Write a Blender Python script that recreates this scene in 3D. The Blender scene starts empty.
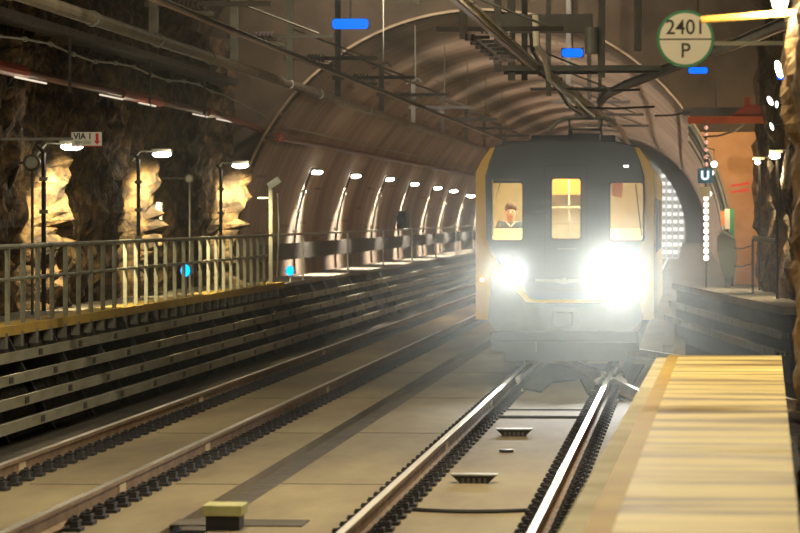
import bpy, bmesh, math, random
from mathutils import Vector, Matrix, noise
random.seed(7)
S = bpy.context.scene
C = S.collection
PI = math.pi
F = 3434.0
CAMX, CAMZ = 1.91, 2.39
def at(px, Y): return CAMX + (px - 688.5) * Y / F
def zt(py, Y): return CAMZ + (217.0 - py) * Y / F

# ------------------------------------------------------------------ materials
def mat(name, col, rough=0.7, metal=0.0, col2=None, scale=4.0, bump=0.0, detail=6.0, lo=0.35, hi=0.65,
        stretch=(1, 1, 1), spec=0.5, coat=0.0, emit=None, estr=0.0, bscale=None):
    m = bpy.data.materials.new(name); m.use_nodes = True
    nt = m.node_tree; N = nt.nodes; L = nt.links
    b = N['Principled BSDF']
    b.inputs['Roughness'].default_value = rough
    b.inputs['Metallic'].default_value = metal
    b.inputs['Specular IOR Level'].default_value = spec
    b.inputs['Coat Weight'].default_value = coat
    b.inputs['Base Color'].default_value = (*col, 1)
    if emit:
        b.inputs['Emission Color'].default_value = (*emit, 1); b.inputs['Emission Strength'].default_value = estr
    if col2 or bump:
        tc = N.new('ShaderNodeTexCoord'); mp = N.new('ShaderNodeMapping')
        mp.inputs['Scale'].default_value = stretch
        L.new(tc.outputs['Object'], mp.inputs['Vector'])
    if col2:
        nz = N.new('ShaderNodeTexNoise'); nz.inputs['Scale'].default_value = scale; nz.inputs['Detail'].default_value = detail
        nz.inputs['Roughness'].default_value = 0.62
        L.new(mp.outputs[0], nz.inputs['Vector'])
        r = N.new('ShaderNodeValToRGB')
        r.color_ramp.elements[0].position = lo; r.color_ramp.elements[1].position = hi
        r.color_ramp.elements[0].color = (*col, 1); r.color_ramp.elements[1].color = (*col2, 1)
        L.new(nz.outputs['Fac'], r.inputs['Fac']); L.new(r.outputs['Color'], b.inputs['Base Color'])
    if bump:
        n2 = N.new('ShaderNodeTexNoise'); n2.inputs['Scale'].default_value = bscale or scale * 2.5; n2.inputs['Detail'].default_value = 8
        L.new(mp.outputs[0], n2.inputs['Vector'])
        bp = N.new('ShaderNodeBump'); bp.inputs['Strength'].default_value = bump; bp.inputs['Distance'].default_value = 0.08
        L.new(n2.outputs['Fac'], bp.inputs['Height']); L.new(bp.outputs[0], b.inputs['Normal'])
    return m
def emis(name, col, st):
    m = bpy.data.materials.new(name); m.use_nodes = True
    nt = m.node_tree; nt.nodes.clear()
    e = nt.nodes.new('ShaderNodeEmission'); o = nt.nodes.new('ShaderNodeOutputMaterial')
    e.inputs[0].default_value = (*col, 1); e.inputs[1].default_value = st
    nt.links.new(e.outputs[0], o.inputs[0]); return m

M = {}
M['rock'] = mat('rock', (.022, .013, .007), .9, col2=(.14, .085, .036), scale=3.4, bump=1.0, lo=.44, hi=.62, bscale=5, detail=14)
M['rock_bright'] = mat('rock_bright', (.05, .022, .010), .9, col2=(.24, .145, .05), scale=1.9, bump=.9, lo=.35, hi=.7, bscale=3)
M['portal'] = mat('portal', (.035, .024, .013), .9, col2=(.09, .062, .036), scale=.7, bump=.4)
M['ochre'] = mat('ochre', (.42, .20, .07), .85, col2=(.55, .30, .13), scale=1.2, bump=.3)  # orange lamplight on the right portal jamb is put into this colour
M['slab'] = mat('slab', (.155, .112, .062), .75, col2=(.27, .22, .115), scale=1.1, bump=.15, lo=.3, hi=.7, stretch=(1, .25, 1))
M['slab_dark'] = mat('slab_dark', (.06, .047, .036), .85, col2=(.095, .075, .055), scale=2, bump=.2)
M['trench'] = mat('trench', (.03, .025, .02), .95, col2=(.075, .06, .045), scale=5, bump=.8)
M['deck'] = mat('deck', (.17, .15, .12), .85, col2=(.25, .22, .17), scale=2, bump=.2)
M['yellow_edge'] = mat('yellow_edge', (.50, .33, .06), .7, col2=(.33, .24, .10), scale=3, bump=.1, lo=.45, hi=.75)
M['tray'] = mat('tray', (.23, .22, .15), .85, col2=(.36, .34, .27), scale=3, bump=.1, stretch=(1, .3, 1))
M['tray_dark'] = mat('tray_dark', (.05, .045, .04), .7, metal=.2, col2=(.09, .08, .07), scale=3)
M['cable'] = mat('cable', (.02, .02, .02), .5)
M['galv'] = mat('galv', (.21, .215, .17), .5, metal=.3, col2=(.36, .36, .29), scale=4)
M['rail_side'] = mat('rail_side', (.17, .105, .06), .75, metal=0, col2=(.28, .19, .11), scale=3)
M['rail_head'] = mat('rail_head', (.78, .74, .66), .33, metal=1.0)
M['black'] = mat('black', (.018, .018, .02), .5)
M['iron'] = mat('iron', (.03, .031, .036), .75, metal=.1, col2=(.06, .06, .066), scale=9, spec=.2)
M['steel_dark'] = mat('steel_dark', (.075, .07, .06), .6, metal=.3, col2=(.13, .12, .10), scale=3)
M['steel_grey'] = mat('steel_grey', (.19, .19, .16), .55, metal=.3, col2=(.28, .28, .24), scale=3)
M['alu'] = mat('alu', (.50, .45, .33), .45, metal=.0, col2=(.68, .62, .48), scale=2, stretch=(1, .2, 1))
M['ins'] = mat('ins', (.07, .055, .06), .3, coat=.4)
M['red'] = mat('red', (.50, .055, .02), .45, col2=(.36, .04, .015), scale=4)
M['red_brown'] = mat('red_brown', (.09, .022, .012), .5, col2=(.16, .035, .018), scale=2)
M['red_paint'] = mat('red_paint', (.75, .03, .02), .7)
M['white'] = mat('white', (.75, .72, .66), .5)
M['cream'] = mat('cream', (.68, .60, .38), .6)
M['train_dark'] = mat('train_dark', (.028, .038, .047), .32, col2=(.040, .053, .064), scale=60, coat=.3, detail=2)
M['train_black'] = mat('train_black', (.02, .022, .024), .5)
M['train_yellow'] = mat('train_yellow', (.85, .50, .0), .5)
M['train_grey'] = mat('train_grey', (.10, .105, .10), .5, metal=.2, col2=(.14, .145, .14), scale=3)
M['train_white'] = mat('train_white', (.62, .62, .58), .4)
M['interior'] = mat('interior', (.30, .27, .17), .7, col2=(.44, .40, .26), scale=2)
M['orange'] = mat('orange', (.62, .22, .03), .6)
M['skin'] = mat('skin', (.62, .33, .20), .55)
M['hair'] = mat('hair', (.16, .08, .035), .7, bump=.3, bscale=40)
M['shirt'] = mat('shirt', (.10, .14, .24), .8, bump=.1, bscale=20)
M['collar'] = mat('collar', (.7, .72, .72), .8)
M['sign_white'] = mat('sign_white', (.88, .86, .80), .5, emit=(.72, .70, .62), estr=.0)
M['sign_green'] = mat('sign_green', (.02, .26, .13), .5)
M['ink'] = mat('ink', (.03, .03, .03), .6)
M['ink_green'] = mat('ink_green', (.12, .22, .12), .6)
M['sign_blue'] = mat('sign_blue', (.04, .20, .42), .4)
M['marker'] = mat('marker', (.42, .42, .17), .7, col2=(.55, .52, .25), scale=6)
M['label'] = mat('label', (.62, .50, .33), .6)
M['glassy'] = mat('glassy', (.16, .18, .15), .12, coat=.8)
M['lens'] = emis('lens', (1.0, .93, .68), 45)
M['lens_far'] = emis('lens_far', (1.0, .96, .82), 40)
M['lens_hot'] = emis('lens_hot', (1.0, .86, .5), 60)
M['headlens'] = emis('headlens', (1.0, 1.0, .95), 60)
M['blue_glow'] = emis('blue_glow', (.0, .13, 1.0), 1.6)
M['cyan_glow'] = emis('cyan_glow', (.0, .35, 1.0), 3.0)
M['bead'] = emis('bead', (1.0, .93, .8), 3.0)
M['bead_red'] = emis('bead_red', (1.0, .45, .32), 1.2)
M['panel_glow'] = emis('panel_glow', (1.0, .97, .9), 1.1)
M['usign'] = emis('usign', (.9, 1.0, .95), 1.2)
M['cab_lamp'] = emis('cab_lamp', (1.0, .85, .5), 3)
M['orange_glow'] = emis('orange_glow', (1.0, .45, .06), .9)

def lining_mat():
    m = bpy.data.materials.new('lining'); m.use_nodes = True
    nt = m.node_tree; N = nt.nodes; L = nt.links; b = N['Principled BSDF']
    b.inputs['Roughness'].default_value = .88
    tc = N.new('ShaderNodeTexCoord'); sp = N.new('ShaderNodeSeparateXYZ'); L.new(tc.outputs['Object'], sp.inputs[0])
    def mth(op, a, b_=None, c=None):
        n = N.new('ShaderNodeMath'); n.operation = op
        for i, v in enumerate((a, b_, c)):
            if v is None: continue
            if isinstance(v, (int, float)): n.inputs[i].default_value = v
            else: L.new(v, n.inputs[i])
        return n.outputs[0]
    y = sp.outputs['Y']; x = sp.outputs['X']; z = sp.outputs['Z']
    # ring joints every 1.8 m
    fr = mth('FRACT', mth('DIVIDE', y, 1.8)); d = mth('ABSOLUTE', mth('SUBTRACT', fr, .5))
    joint = mth('GREATER_THAN', d, .47)
    # each ring its own tone
    ring = mth('FLOOR', mth('DIVIDE', mth('ADD', y, .9), 1.8))
    wn = N.new('ShaderNodeTexWhiteNoise'); wn.noise_dimensions = '1D'; L.new(ring, wn.inputs['W'])
    # longitudinal segment joints
    ang = mth('ARCTAN2', mth('SUBTRACT', z, 1.4), mth('ADD', x, 2.6))
    fa = mth('FRACT', mth('ADD', mth('DIVIDE', ang, .785), mth('MULTIPLY', wn.outputs['Value'], .5)))
    seg = mth('GREATER_THAN', mth('ABSOLUTE', mth('SUBTRACT', fa, .5)), .492)
    nz = N.new('ShaderNodeTexNoise'); nz.inputs['Scale'].default_value = .8; nz.inputs['Detail'].default_value = 8
    mp = N.new('ShaderNodeMapping'); mp.inputs['Scale'].default_value = (1, .8, .35); L.new(tc.outputs['Object'], mp.inputs[0]); L.new(mp.outputs[0], nz.inputs['Vector'])
    r = N.new('ShaderNodeValToRGB'); r.color_ramp.elements[0].position = .3; r.color_ramp.elements[1].position = .7
    r.color_ramp.elements[0].color = (.25, .175, .125, 1); r.color_ramp.elements[1].color = (.42, .32, .24, 1)
    L.new(nz.outputs['Fac'], r.inputs['Fac'])
    # soot band along the vault over the left track
    band = mth('SUBTRACT', 1.0, mth('MINIMUM', mth('DIVIDE', mth('ABSOLUTE', mth('ADD', x, 4.8)), .55), 1.0))
    band = mth('MULTIPLY', mth('MULTIPLY', band, mth('GREATER_THAN', z, 4.5)), .6)
    tone = mth('ADD', .84, mth('MULTIPLY', wn.outputs['Value'], .3))
    k = mth('MULTIPLY', tone, mth('SUBTRACT', 1.0, band))
    k = mth('MULTIPLY', k, mth('SUBTRACT', 1.0, mth('MULTIPLY', joint, .5)))
    k = mth('MULTIPLY', k, mth('SUBTRACT', 1.0, mth('MULTIPLY', seg, .4)))
    sc = N.new('ShaderNodeVectorMath'); sc.operation = 'SCALE'
    L.new(r.outputs['Color'], sc.inputs[0]); L.new(k, sc.inputs['Scale']); L.new(sc.outputs[0], b.inputs['Base Color'])
    bp = N.new('ShaderNodeBump'); bp.inputs['Strength'].default_value = .5; bp.inputs['Distance'].default_value = .03
    L.new(mth('SUBTRACT', 1.0, joint), bp.inputs['Height']); L.new(bp.outputs[0], b.inputs['Normal'])
    return m
M['lining'] = lining_mat()

def plank_mat():
    m = bpy.data.materials.new('planks'); m.use_nodes = True
    nt = m.node_tree; N = nt.nodes; L = nt.links; b = N['Principled BSDF']
    b.inputs['Roughness'].default_value = .55
    tc = N.new('ShaderNodeTexCoord'); mp = N.new('ShaderNodeMapping'); mp.inputs['Scale'].default_value = (.22, 1.25, 1)
    L.new(tc.outputs['Object'], mp.inputs[0])
    nz = N.new('ShaderNodeTexNoise'); nz.inputs['Scale'].default_value = 1.5; nz.inputs['Detail'].default_value = 5; nz.inputs['Roughness'].default_value = .65
    L.new(mp.outputs[0], nz.inputs['Vector'])
    r = N.new('ShaderNodeValToRGB'); e = r.color_ramp.elements
    e[0].position = .40; e[0].color = (.20, .12, .045, 1); e[1].position = .53; e[1].color = (.62, .47, .15, 1)
    e2 = r.color_ramp.elements.new(.72); e2.color = (.80, .66, .25, 1)
    L.new(nz.outputs['Fac'], r.inputs['Fac']); L.new(r.outputs['Color'], b.inputs['Base Color'])
    bp = N.new('ShaderNodeBump'); bp.inputs['Strength'].default_value = .3; bp.inputs['Distance'].default_value = .03
    L.new(nz.outputs['Fac'], bp.inputs['Height']); L.new(bp.outputs[0], b.inputs['Normal'])
    return m
M['planks'] = plank_mat()

def glass_mat():
    m = bpy.data.materials.new('glass'); m.use_nodes = True
    nt = m.node_tree; nt.nodes.clear()
    t = nt.nodes.new('ShaderNodeBsdfTransparent'); t.inputs[0].default_value = (.93, .93, .88, 1)
    g = nt.nodes.new('ShaderNodeBsdfGlossy'); g.inputs['Roughness'].default_value = .05
    mx = nt.nodes.new('ShaderNodeMixShader'); mx.inputs[0].default_value = .06
    o = nt.nodes.new('ShaderNodeOutputMaterial')
    nt.links.new(t.outputs[0], mx.inputs[1]); nt.links.new(g.outputs[0], mx.inputs[2]); nt.links.new(mx.outputs[0], o.inputs[0])
    return m
M['glass'] = glass_mat()

# ------------------------------------------------------------------ mesh helpers
def bx(bm, x0, x1, y0, y1, z0, z1, rot=None):
    vs = [bm.verts.new((x, y, z)) for x in (x0, x1) for y in (y0, y1) for z in (z0, z1)]
    for f in ((0, 1, 3, 2), (4, 6, 7, 5), (0, 4, 5, 1), (2, 3, 7, 6), (0, 2, 6, 4), (1, 5, 7, 3)):
        bm.faces.new([vs[i] for i in f])
    if rot: bmesh.ops.transform(bm, matrix=rot, verts=vs)
    return vs
def tube(bm, pts, r, n=8, cap=True):
    pts = [Vector(p) for p in pts]; rings = []
    for i, p in enumerate(pts):
        a = pts[max(0, i - 1)]; c = pts[min(len(pts) - 1, i + 1)]
        t = (c - a).normalized()
        up = Vector((0, 0, 1)) if abs(t.z) < .9 else Vector((0, 1, 0))
        u = t.cross(up).normalized(); v = t.cross(u).normalized()
        rr = r[i] if isinstance(r, (list, tuple)) else r
        rings.append([bm.verts.new(p + (u * math.cos(k * 2 * PI / n) + v * math.sin(k * 2 * PI / n)) * rr) for k in range(n)])
    for A, B in zip(rings, rings[1:]):
        for k in range(n): bm.faces.new((A[k], A[(k + 1) % n], B[(k + 1) % n], B[k]))
    if cap: bm.faces.new(rings[0][::-1]); bm.faces.new(rings[-1])
def prism(bm, poly, axis, a, b):
    """poly of 2D points; axis 'y': (x,z) extruded a..b; 'x': (y,z); 'z': (x,y)"""
    def P(p, t): return {'y': (p[0], t, p[1]), 'x': (t, p[0], p[1]), 'z': (p[0], p[1], t)}[axis]
    A = [bm.verts.new(P(p, a)) for p in poly]; B = [bm.verts.new(P(p, b)) for p in poly]
    n = len(poly)
    bm.faces.new(A); bm.faces.new(B[::-1])
    for i in range(n): bm.faces.new((A[i], B[i], B[(i + 1) % n], A[(i + 1) % n]))
def plate(bm, outer, holes, y0, y1):
    """flat plate in x-z with holes, thickness y0..y1"""
    for y in (y0, y1):
        es = []
        for loop in [outer] + holes:
            vs = [bm.verts.new((p[0], y, p[1])) for p in loop]
            es += [bm.edges.new((vs[i], vs[(i + 1) % len(vs)])) for i in range(len(vs))]
        bmesh.ops.triangle_fill(bm, use_beauty=True, use_dissolve=False, edges=es)
    for loop in [outer] + holes:
        for i in range(len(loop)):
            p, q = loop[i], loop[(i + 1) % len(loop)]
            bm.faces.new([bm.verts.new(c) for c in ((p[0], y0, p[1]), (q[0], y0, q[1]), (q[0], y1, q[1]), (p[0], y1, p[1]))])
    bmesh.ops.remove_doubles(bm, verts=bm.verts[:], dist=1e-5)
def rrect(x0, x1, z0, z1, r, n=4):
    out = []
    for cx, cz, a0 in ((x1 - r, z1 - r, 0), (x0 + r, z1 - r, 90), (x0 + r, z0 + r, 180), (x1 - r, z0 + r, 270)):
        for k in range(n + 1):
            a = math.radians(a0 + 90 * k / n); out.append((cx + r * math.cos(a), cz + r * math.sin(a)))
    return out
def sphere(bm, c, r, u=12, v=8, sc=(1, 1, 1)):
    bmesh.ops.create_uvsphere(bm, u_segments=u, v_segments=v, radius=1,
        matrix=Matrix.Translation(c) @ Matrix.Diagonal((r * sc[0], r * sc[1], r * sc[2], 1)))
def disc(bm, c, r, t, axis='y', n=32):
    a = Vector({'x': (1, 0, 0), 'y': (0, 1, 0), 'z': (0, 0, 1)}[axis])
    tube(bm, [Vector(c) - a * t / 2, Vector(c) + a * t / 2], r, n)
def obj(name, bm, m, parent=None, loc=None, smooth=False, bevel=0):
    me = bpy.data.meshes.new(name)
    bmesh.ops.recalc_face_normals(bm, faces=bm.faces[:])
    if parent is not None and loc is None:
        # verts are given in world space: bring them to the parent's space
        bmesh.ops.transform(bm, matrix=WORLD[parent].inverted(), verts=bm.verts[:])
    bm.to_mesh(me); bm.free()
    ms = m if isinstance(m, (list, tuple)) else [m]
    for k in ms: me.materials.append(M[k] if isinstance(k, str) else k)
    if smooth:
        for p in me.polygons: p.use_smooth = True
    o = bpy.data.objects.new(name, me); C.objects.link(o)
    if parent is not None: o.parent = parent; WORLD[o] = WORLD[parent]
    else: WORLD[o] = Matrix()
    if bevel:
        md = o.modifiers.new('bevel', 'BEVEL'); md.width = bevel; md.segments = 2; md.limit_method = 'ANGLE'
    return o
WORLD = {}
def tag(o, label, cat=None, group=None, kind=None):
    if label: o['label'] = label
    if cat: o['category'] = cat
    if group: o['group'] = group
    if kind: o['kind'] = kind
    return o
def thing(name, label, cat, loc=(0, 0, 0), group=None):
    o = bpy.data.objects.new(name, None); C.objects.link(o); o.location = loc; o.empty_display_size = .2
    WORLD[o] = Matrix.Translation(loc)
    return tag(o, label, cat, group)
def part(name, fn, m, parent, **kw):
    bm = bmesh.new(); fn(bm); return obj(name, bm, m, parent, **kw)
def copy_tree(src, loc, label=None, group=None):
    r = src.copy(); C.objects.link(r); r.location = loc
    if label: r['label'] = label
    if group: r['group'] = group
    for ch in src.children:
        c = ch.copy(); C.objects.link(c); c.parent = r
        for g in ch.children:
            d = g.copy(); C.objects.link(d); d.parent = c
    return r
def struct(name, bm, m, smooth=False):
    o = obj(name, bm, m, smooth=smooth); o['kind'] = 'structure'; return o
def text_part(name, s, size, m, parent, c, depth=.004, rotx=PI / 2, align='CENTER', sx=1.0, bold=0.0):
    cu = bpy.data.curves.new('txt', 'FONT'); cu.body = s; cu.size = size; cu.extrude = depth; cu.align_x = align; cu.align_y = 'CENTER'
    cu.offset = bold
    t = bpy.data.objects.new('txt', cu); C.objects.link(t)
    bpy.context.view_layer.update()
    me = bpy.data.meshes.new_from_object(t.evaluated_get(bpy.context.evaluated_depsgraph_get()))
    bpy.data.objects.remove(t); bpy.data.curves.remove(cu)
    mw = Matrix.Translation(c) @ Matrix.Rotation(rotx, 4, 'X') @ Matrix.Diagonal((sx, 1, 1, 1))
    me.transform(WORLD[parent].inverted() @ mw)
    me.materials.clear(); me.materials.append(M[m]); me.name = name
    o = bpy.data.objects.new(name, me); C.objects.link(o); o.parent = parent; WORLD[o] = WORLD[parent]
    return o
def light(kind, name, loc, power, col=(1, .9, .7), size=.1, rot=None, spot=None, blend=.5, aim=None):
    d = bpy.data.lights.new(name, kind); d.energy = power; d.color = col
    if kind == 'AREA': d.size = size
    else: d.shadow_soft_size = size
    if kind == 'SPOT': d.spot_size = math.radians(spot); d.spot_blend = blend
    o = bpy.data.objects.new(name, d); C.objects.link(o); o.location = loc
    if aim is not None:
        o.rotation_euler = (Vector(aim) - Vector(loc)).to_track_quat('-Z', 'Y').to_euler()
    elif rot: o.rotation_euler = rot
    return o

# ------------------------------------------------------------------ tunnel frame (x across, y along the track, z up from rail top)
TX, TZ, TR = -2.6, 1.4, 5.5          # lined tunnel: axis and radius
PY = 75.0                            # portal
XL, XR = -8.3, 3.75                  # rock walls

def rough(p, amp):
    v = Vector(p)
    n = noise.fractal(v * .55, 1.0, 2.0, 5, noise_basis='PERLIN_ORIGINAL') * .7 + noise.fractal(v * 2.3 + Vector((9, 3, 1)), 1.0, 2.0, 3) * .5
    return n * amp
def grid(fn, nu, nv):
    bm = bmesh.new(); V = [[bm.verts.new(fn(i / nu, j / nv)) for j in range(nv + 1)] for i in range(nu + 1)]
    for i in range(nu):
        for j in range(nv): bm.faces.new((V[i][j], V[i + 1][j], V[i + 1][j + 1], V[i][j + 1]))
    return bm
def leftwall(u, v):
    y = -8 + u * (PY + 8); z = -.8 + v * 7.0
    x = XL - .15 + .25 * math.sin(z * .3) + rough((XL, y, z), .38)
    x = min(x, -7.95)
    for ly in (52.3, 61.4, 72.3):   # rock ribs standing out beside each lamp
        k = math.exp(-((y - ly - 1.1) / .30) ** 6) * (1 if z < 3.35 else math.exp(-((z - 3.35) / .25) ** 2))
        x += k * (.42 + 1.3 * rough((y * 2, z * 1.9, 3), .38))
    return (min(x, -7.42), y, z)
struct('wall_left', grid(leftwall, 520, 60), 'rock')
def rightwall(u, v):
    y = -8 + u * (PY + 8); z = -.8 + v * 7.0
    x = 3.85 + (-.45) * max(0, (y - 55) / 20) + rough((XR, y, z), .3)
    return (max(x, 3.25), y, z)
struct('wall_right', grid(rightwall, 260, 40), 'rock')
def ceil(u, v):
    y = -8 + u * (PY + 8); a = PI * v
    x = -2.4 - 6.4 * math.cos(a) ; z = 5.6 + 3.3 * math.sin(a)
    n = rough((x, y, z), .3)
    return (x, y, z + n * .8)
struct('ceiling', grid(ceil, 180, 30), 'rock')

# floor with the drain channel between the tracks
bm = bmesh.new()
prism(bm, [(-5.25, -.2), (-2.42, -.2), (-2.42, -.3), (-2.04, -.3), (-2.04, -.2), (1.85, -.2), (1.85, -.7), (-5.25, -.7)], 'y', -8, 205)
struct('floor', bm, 'slab')
bm = bmesh.new(); bx(bm, -2.415, -2.045, -8, 205, -.299, -.285); struct('trim_drain', bm, 'slab_dark')
bm = bmesh.new(); bx(bm, -9, -5.25, -8, 205, -.9, -.36); struct('floor_left', bm, 'trench')
bm = bmesh.new(); bx(bm, 1.85, 5.2, -8, 205, -.9, -.32); struct('floor_right', bm, 'trench')
bm = bmesh.new(); bx(bm, -9.5, 5.5, -8.6, -8, -.9, 9.4); struct('wall_back', bm, 'rock')

bm = bmesh.new()
for y in (33.3, 41.2, 49.2, 57.2, 65.2, 73.2):
    for xa, xb in ((-4.45, -3.5), (-3.05, -2.43), (-2.03, -.95)): bx(bm, xa, xb, y + xa * .1, y + xa * .1 + .05, -.2, -.197)
struct('trim_slab_joint', bm, 'slab_dark')
# side walkways
bm = bmesh.new(); prism(bm, [(-6.95, .85), (-6.95, .80), (-7.0, -.4), (-8.9, -.4), (-8.9, .85)], 'y', -8, PY); struct('wall_ledge', bm, 'trench')
bm = bmesh.new(); bx(bm, -8.9, -6.9, -8, PY, .85, .93); bx(bm, -8.03, -6.9, PY, 200, .85, .93); struct('floor_walkway', bm, 'deck')
bm = bmesh.new(); prism(bm, [(-6.97, .85), (-7.0, -.4), (-7.75, -.4), (-8.0, .85)], 'y', PY, 200); struct('wall_ledge_far', bm, 'trench')
bm = bmesh.new(); bx(bm, -7.3, -6.84, -8, 74.2, .85, .975); struct('trim_1', bm, 'yellow_edge')

# portal wall with the round opening
def circ(cx, cz, r, zb, n=64):
    a0 = math.asin((zb - cz) / r); out = []
    for k in range(n + 1):
        a = a0 + (PI - 2 * a0) * k / n; out.append((cx + r * math.cos(a), cz + r * math.sin(a)))
    return out
bm = bmesh.new()
plate(bm, [(-9.6, -.9), (-9.6, 9.6), (5.4, 9.6), (5.4, -.9)], [circ(TX, TZ, TR, -.88)], PY, PY + .5)
struct('wall_portal', bm, 'portal')
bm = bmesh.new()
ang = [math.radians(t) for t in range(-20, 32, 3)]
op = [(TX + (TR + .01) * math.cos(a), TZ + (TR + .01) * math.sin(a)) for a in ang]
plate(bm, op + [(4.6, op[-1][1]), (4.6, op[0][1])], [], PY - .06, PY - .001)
struct('wall_lit_jamb', bm, 'ochre')
bm = bmesh.new()
for k in range(2): pass
c1 = circ(TX, TZ, TR, -.88); c2 = circ(TX, TZ, TR + .05, -.88)
for i in range(len(c1) - 1):
    q = [(c1[i]), (c1[i + 1]), (c2[i + 1]), (c2[i])]
    prism(bm, q, 'y', PY - .12, PY)
struct('trim_2', bm, mat('rim', (.30, .22, .14), .8, col2=(.40, .31, .20), scale=3))
# lined tunnel
bm = bmesh.new(); cc = circ(TX, TZ, TR, -.88, 96)
ys = [PY + 125.0 * k / 70 for k in range(71)]
V = [[bm.verts.new((p[0], y, p[1])) for p in cc] for y in ys]
for i in range(70):
    for j in range(len(cc) - 1): bm.faces.new((V[i][j], V[i + 1][j], V[i + 1][j + 1], V[i][j + 1]))
struct('wall_lining', bm, 'lining', smooth=True)
# station mouth
bm = bmesh.new()
plate(bm, [(-9.6, -.9), (-9.6, 8), (5.4, 8), (5.4, -.9)], [circ(-3.76, TZ, 5.5, -.88)], 200, 200.5)
struct('wall_station', bm, mat('pale', (.33, .31, .28), .8))
bm = bmesh.new(); bx(bm, -9.6, 5.4, 216, 216.4, -.9, 8)
struct('wall_far', bm, mat('farwall', (.40, .40, .38), .7))
bm = bmesh.new(); bx(bm, -9.6, 5.4, 200.5, 216.4, 7.6, 8); struct('ceiling_far', bm, 'portal')
bm = bmesh.new(); bx(bm, -9.6, 5.4, 205, 216.4, -.9, -.2); struct('floor_far', bm, 'slab')

# right-hand deck past the widening
bm = bmesh.new(); prism(bm, [(3.45, 56), (1.55, 76), (2.88, 76), (3.3, 75), (3.55, 66), (3.9, 56)], 'z', .80, .93); struct('floor_deck_right', bm, 'deck')
bm = bmesh.new(); bx(bm, 1.55, 2.84, 76, 200, .8, .93); struct('floor_deck_far', bm, 'deck')
bm = bmesh.new(); prism(bm, [(3.55, 56), (1.65, 76), (1.65, 199), (1.95, 199), (1.95, 76), (3.85, 56)], 'z', -.32, .80); struct('wall_deck_right', bm, 'trench')
bm = bmesh.new(); bx(bm, 1.42, 1.62, 66, 130, -.2, -.06); struct('trim_3', bm, 'deck')

# ------------------------------------------------------------------ platform on the right, near the camera
plat = thing('platform', 'pale plank-topped platform with an orange edge stripe in the right foreground', 'platform', (2, 30, -.3))
def lx(y): return 1.32 + (1.59 - 1.32) * (y - 15.9) / (35.8 - 15.9)
def rx(y): return 2.42 + (2.87 - 2.42) * (y - 15.9) / (35.8 - 15.9)
part('top', lambda b: prism(b, [(lx(0) + .22, 0), (lx(35.8) + .22, 35.8), (rx(35.8), 35.8), (rx(0), 0)], 'z', .90, .955), 'planks', plat)
part('edge_stripe', lambda b: prism(b, [(lx(0) + .12, 0), (lx(35.8) + .11, 35.8), (lx(35.8) + .22, 35.8), (lx(0) + .26, 0)], 'z', .90, .957),
     mat('stripe', (.34, .18, .0), .6, col2=(.44, .28, .01), scale=1.2, stretch=(1, .8, 1)), plat)
part('kerb', lambda b: prism(b, [(lx(0), 0), (lx(35.3), 35.3), (lx(35.3) + .12, 35.3), (lx(0) + .13, 0)], 'z', .72, .95),
     mat('kerb', (.36, .28, .13), .7, col2=(.55, .48, .28), scale=1.5), plat)
part('body', lambda b: prism(b, [(lx(0) + .08, 0), (lx(35.6) + .08, 35.6), (rx(35.6), 35.6), (rx(0), 0)], 'z', -.32, .895), 'slab_dark', plat)

# ------------------------------------------------------------------ rails
def rail_sec(bm, path, head):
    pr = [(-.07, -.17), (.07, -.17), (.07, -.158), (.012, -.14), (.012, -.045), (.034, -.036), (.034, -.004), (-.034, -.004), (-.034, -.036), (-.012, -.045), (-.012, -.14), (-.07, -.158)]
    if head: pr = [(-.033, -.004), (.033, -.004), (.033, -.001), (.028, 0), (-.028, 0), (-.033, -.001)]
    R = []
    for i, (x, y) in enumerate(path):
        R.append([bm.verts.new((x + a, y, z)) for a, z in pr])
    n = len(pr)
    for A, B in zip(R, R[1:]):
        for k in range(n): bm.faces.new((A[k], A[(k + 1) % n], B[(k + 1) % n], B[k]))
    bm.faces.new(R[0]); bm.faces.new(R[-1][::-1])
def rail(label, path, patches=()):
    t = thing('rail', label, 'rail', (path[0][0], path[0][1], -.17))
    part('rail_body', lambda b: rail_sec(b, path, False), 'rail_side', t)
    part('running_surface', lambda b: rail_sec(b, path, True), 'rail_head', t)
    for y in patches:
        x = path[0][0]
        part('number_plate', lambda b: bx(b, x + .013, x + .020, y, y + .35, -.13, -.05), 'label', t)
    return t
RX = {'lo': -4.72, 'li': -3.28, 'rl': -.72, 'rr': .72}
rail('outer rail of the left track, next to the cable trays', [(-4.72, 6), (-4.72, 199)], (33.6, 46.2, 62))
rail('inner rail of the left track, beside the drain channel side', [(-3.28, 6), (-3.28, 199)], (31, 36.6, 49))
rail('bright-topped left rail under the oncoming train', [(-.72, 6), (-.72, 199)], (37, 45.5))
rail('bright-topped right rail under the oncoming train, next to the platform', [(.72, 6), (.72, 51.2)], ())
rail('far length of right rail hidden behind the crossing, under the train', [(.72, 52.6), (.72, 199)])
def brc(y):   # centre of the diverging track
    d = max(0, 64 - y); return .12 * d - .12 * 12 * .0 if False else (.0 + .12 * max(0, 64 - y))
rail('diverging rail crossing the right rail at the frog', [(.72 - .12 * 12, 64), (.72 - .12 * .8, 52.8)])
rail('diverging rail running from the frog towards the platform end', [(.72 + .12 * .6, 51.4), (1.19, 48), (1.75, 43.8), (2.35, 40.2), (3.0, 37)])
rail('outermost diverging rail on the right of the frog', [(.80, 63.3), (1.44 + .12 * 6 , 58), (2.85, 48), (3.3, 45.2)])
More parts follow.
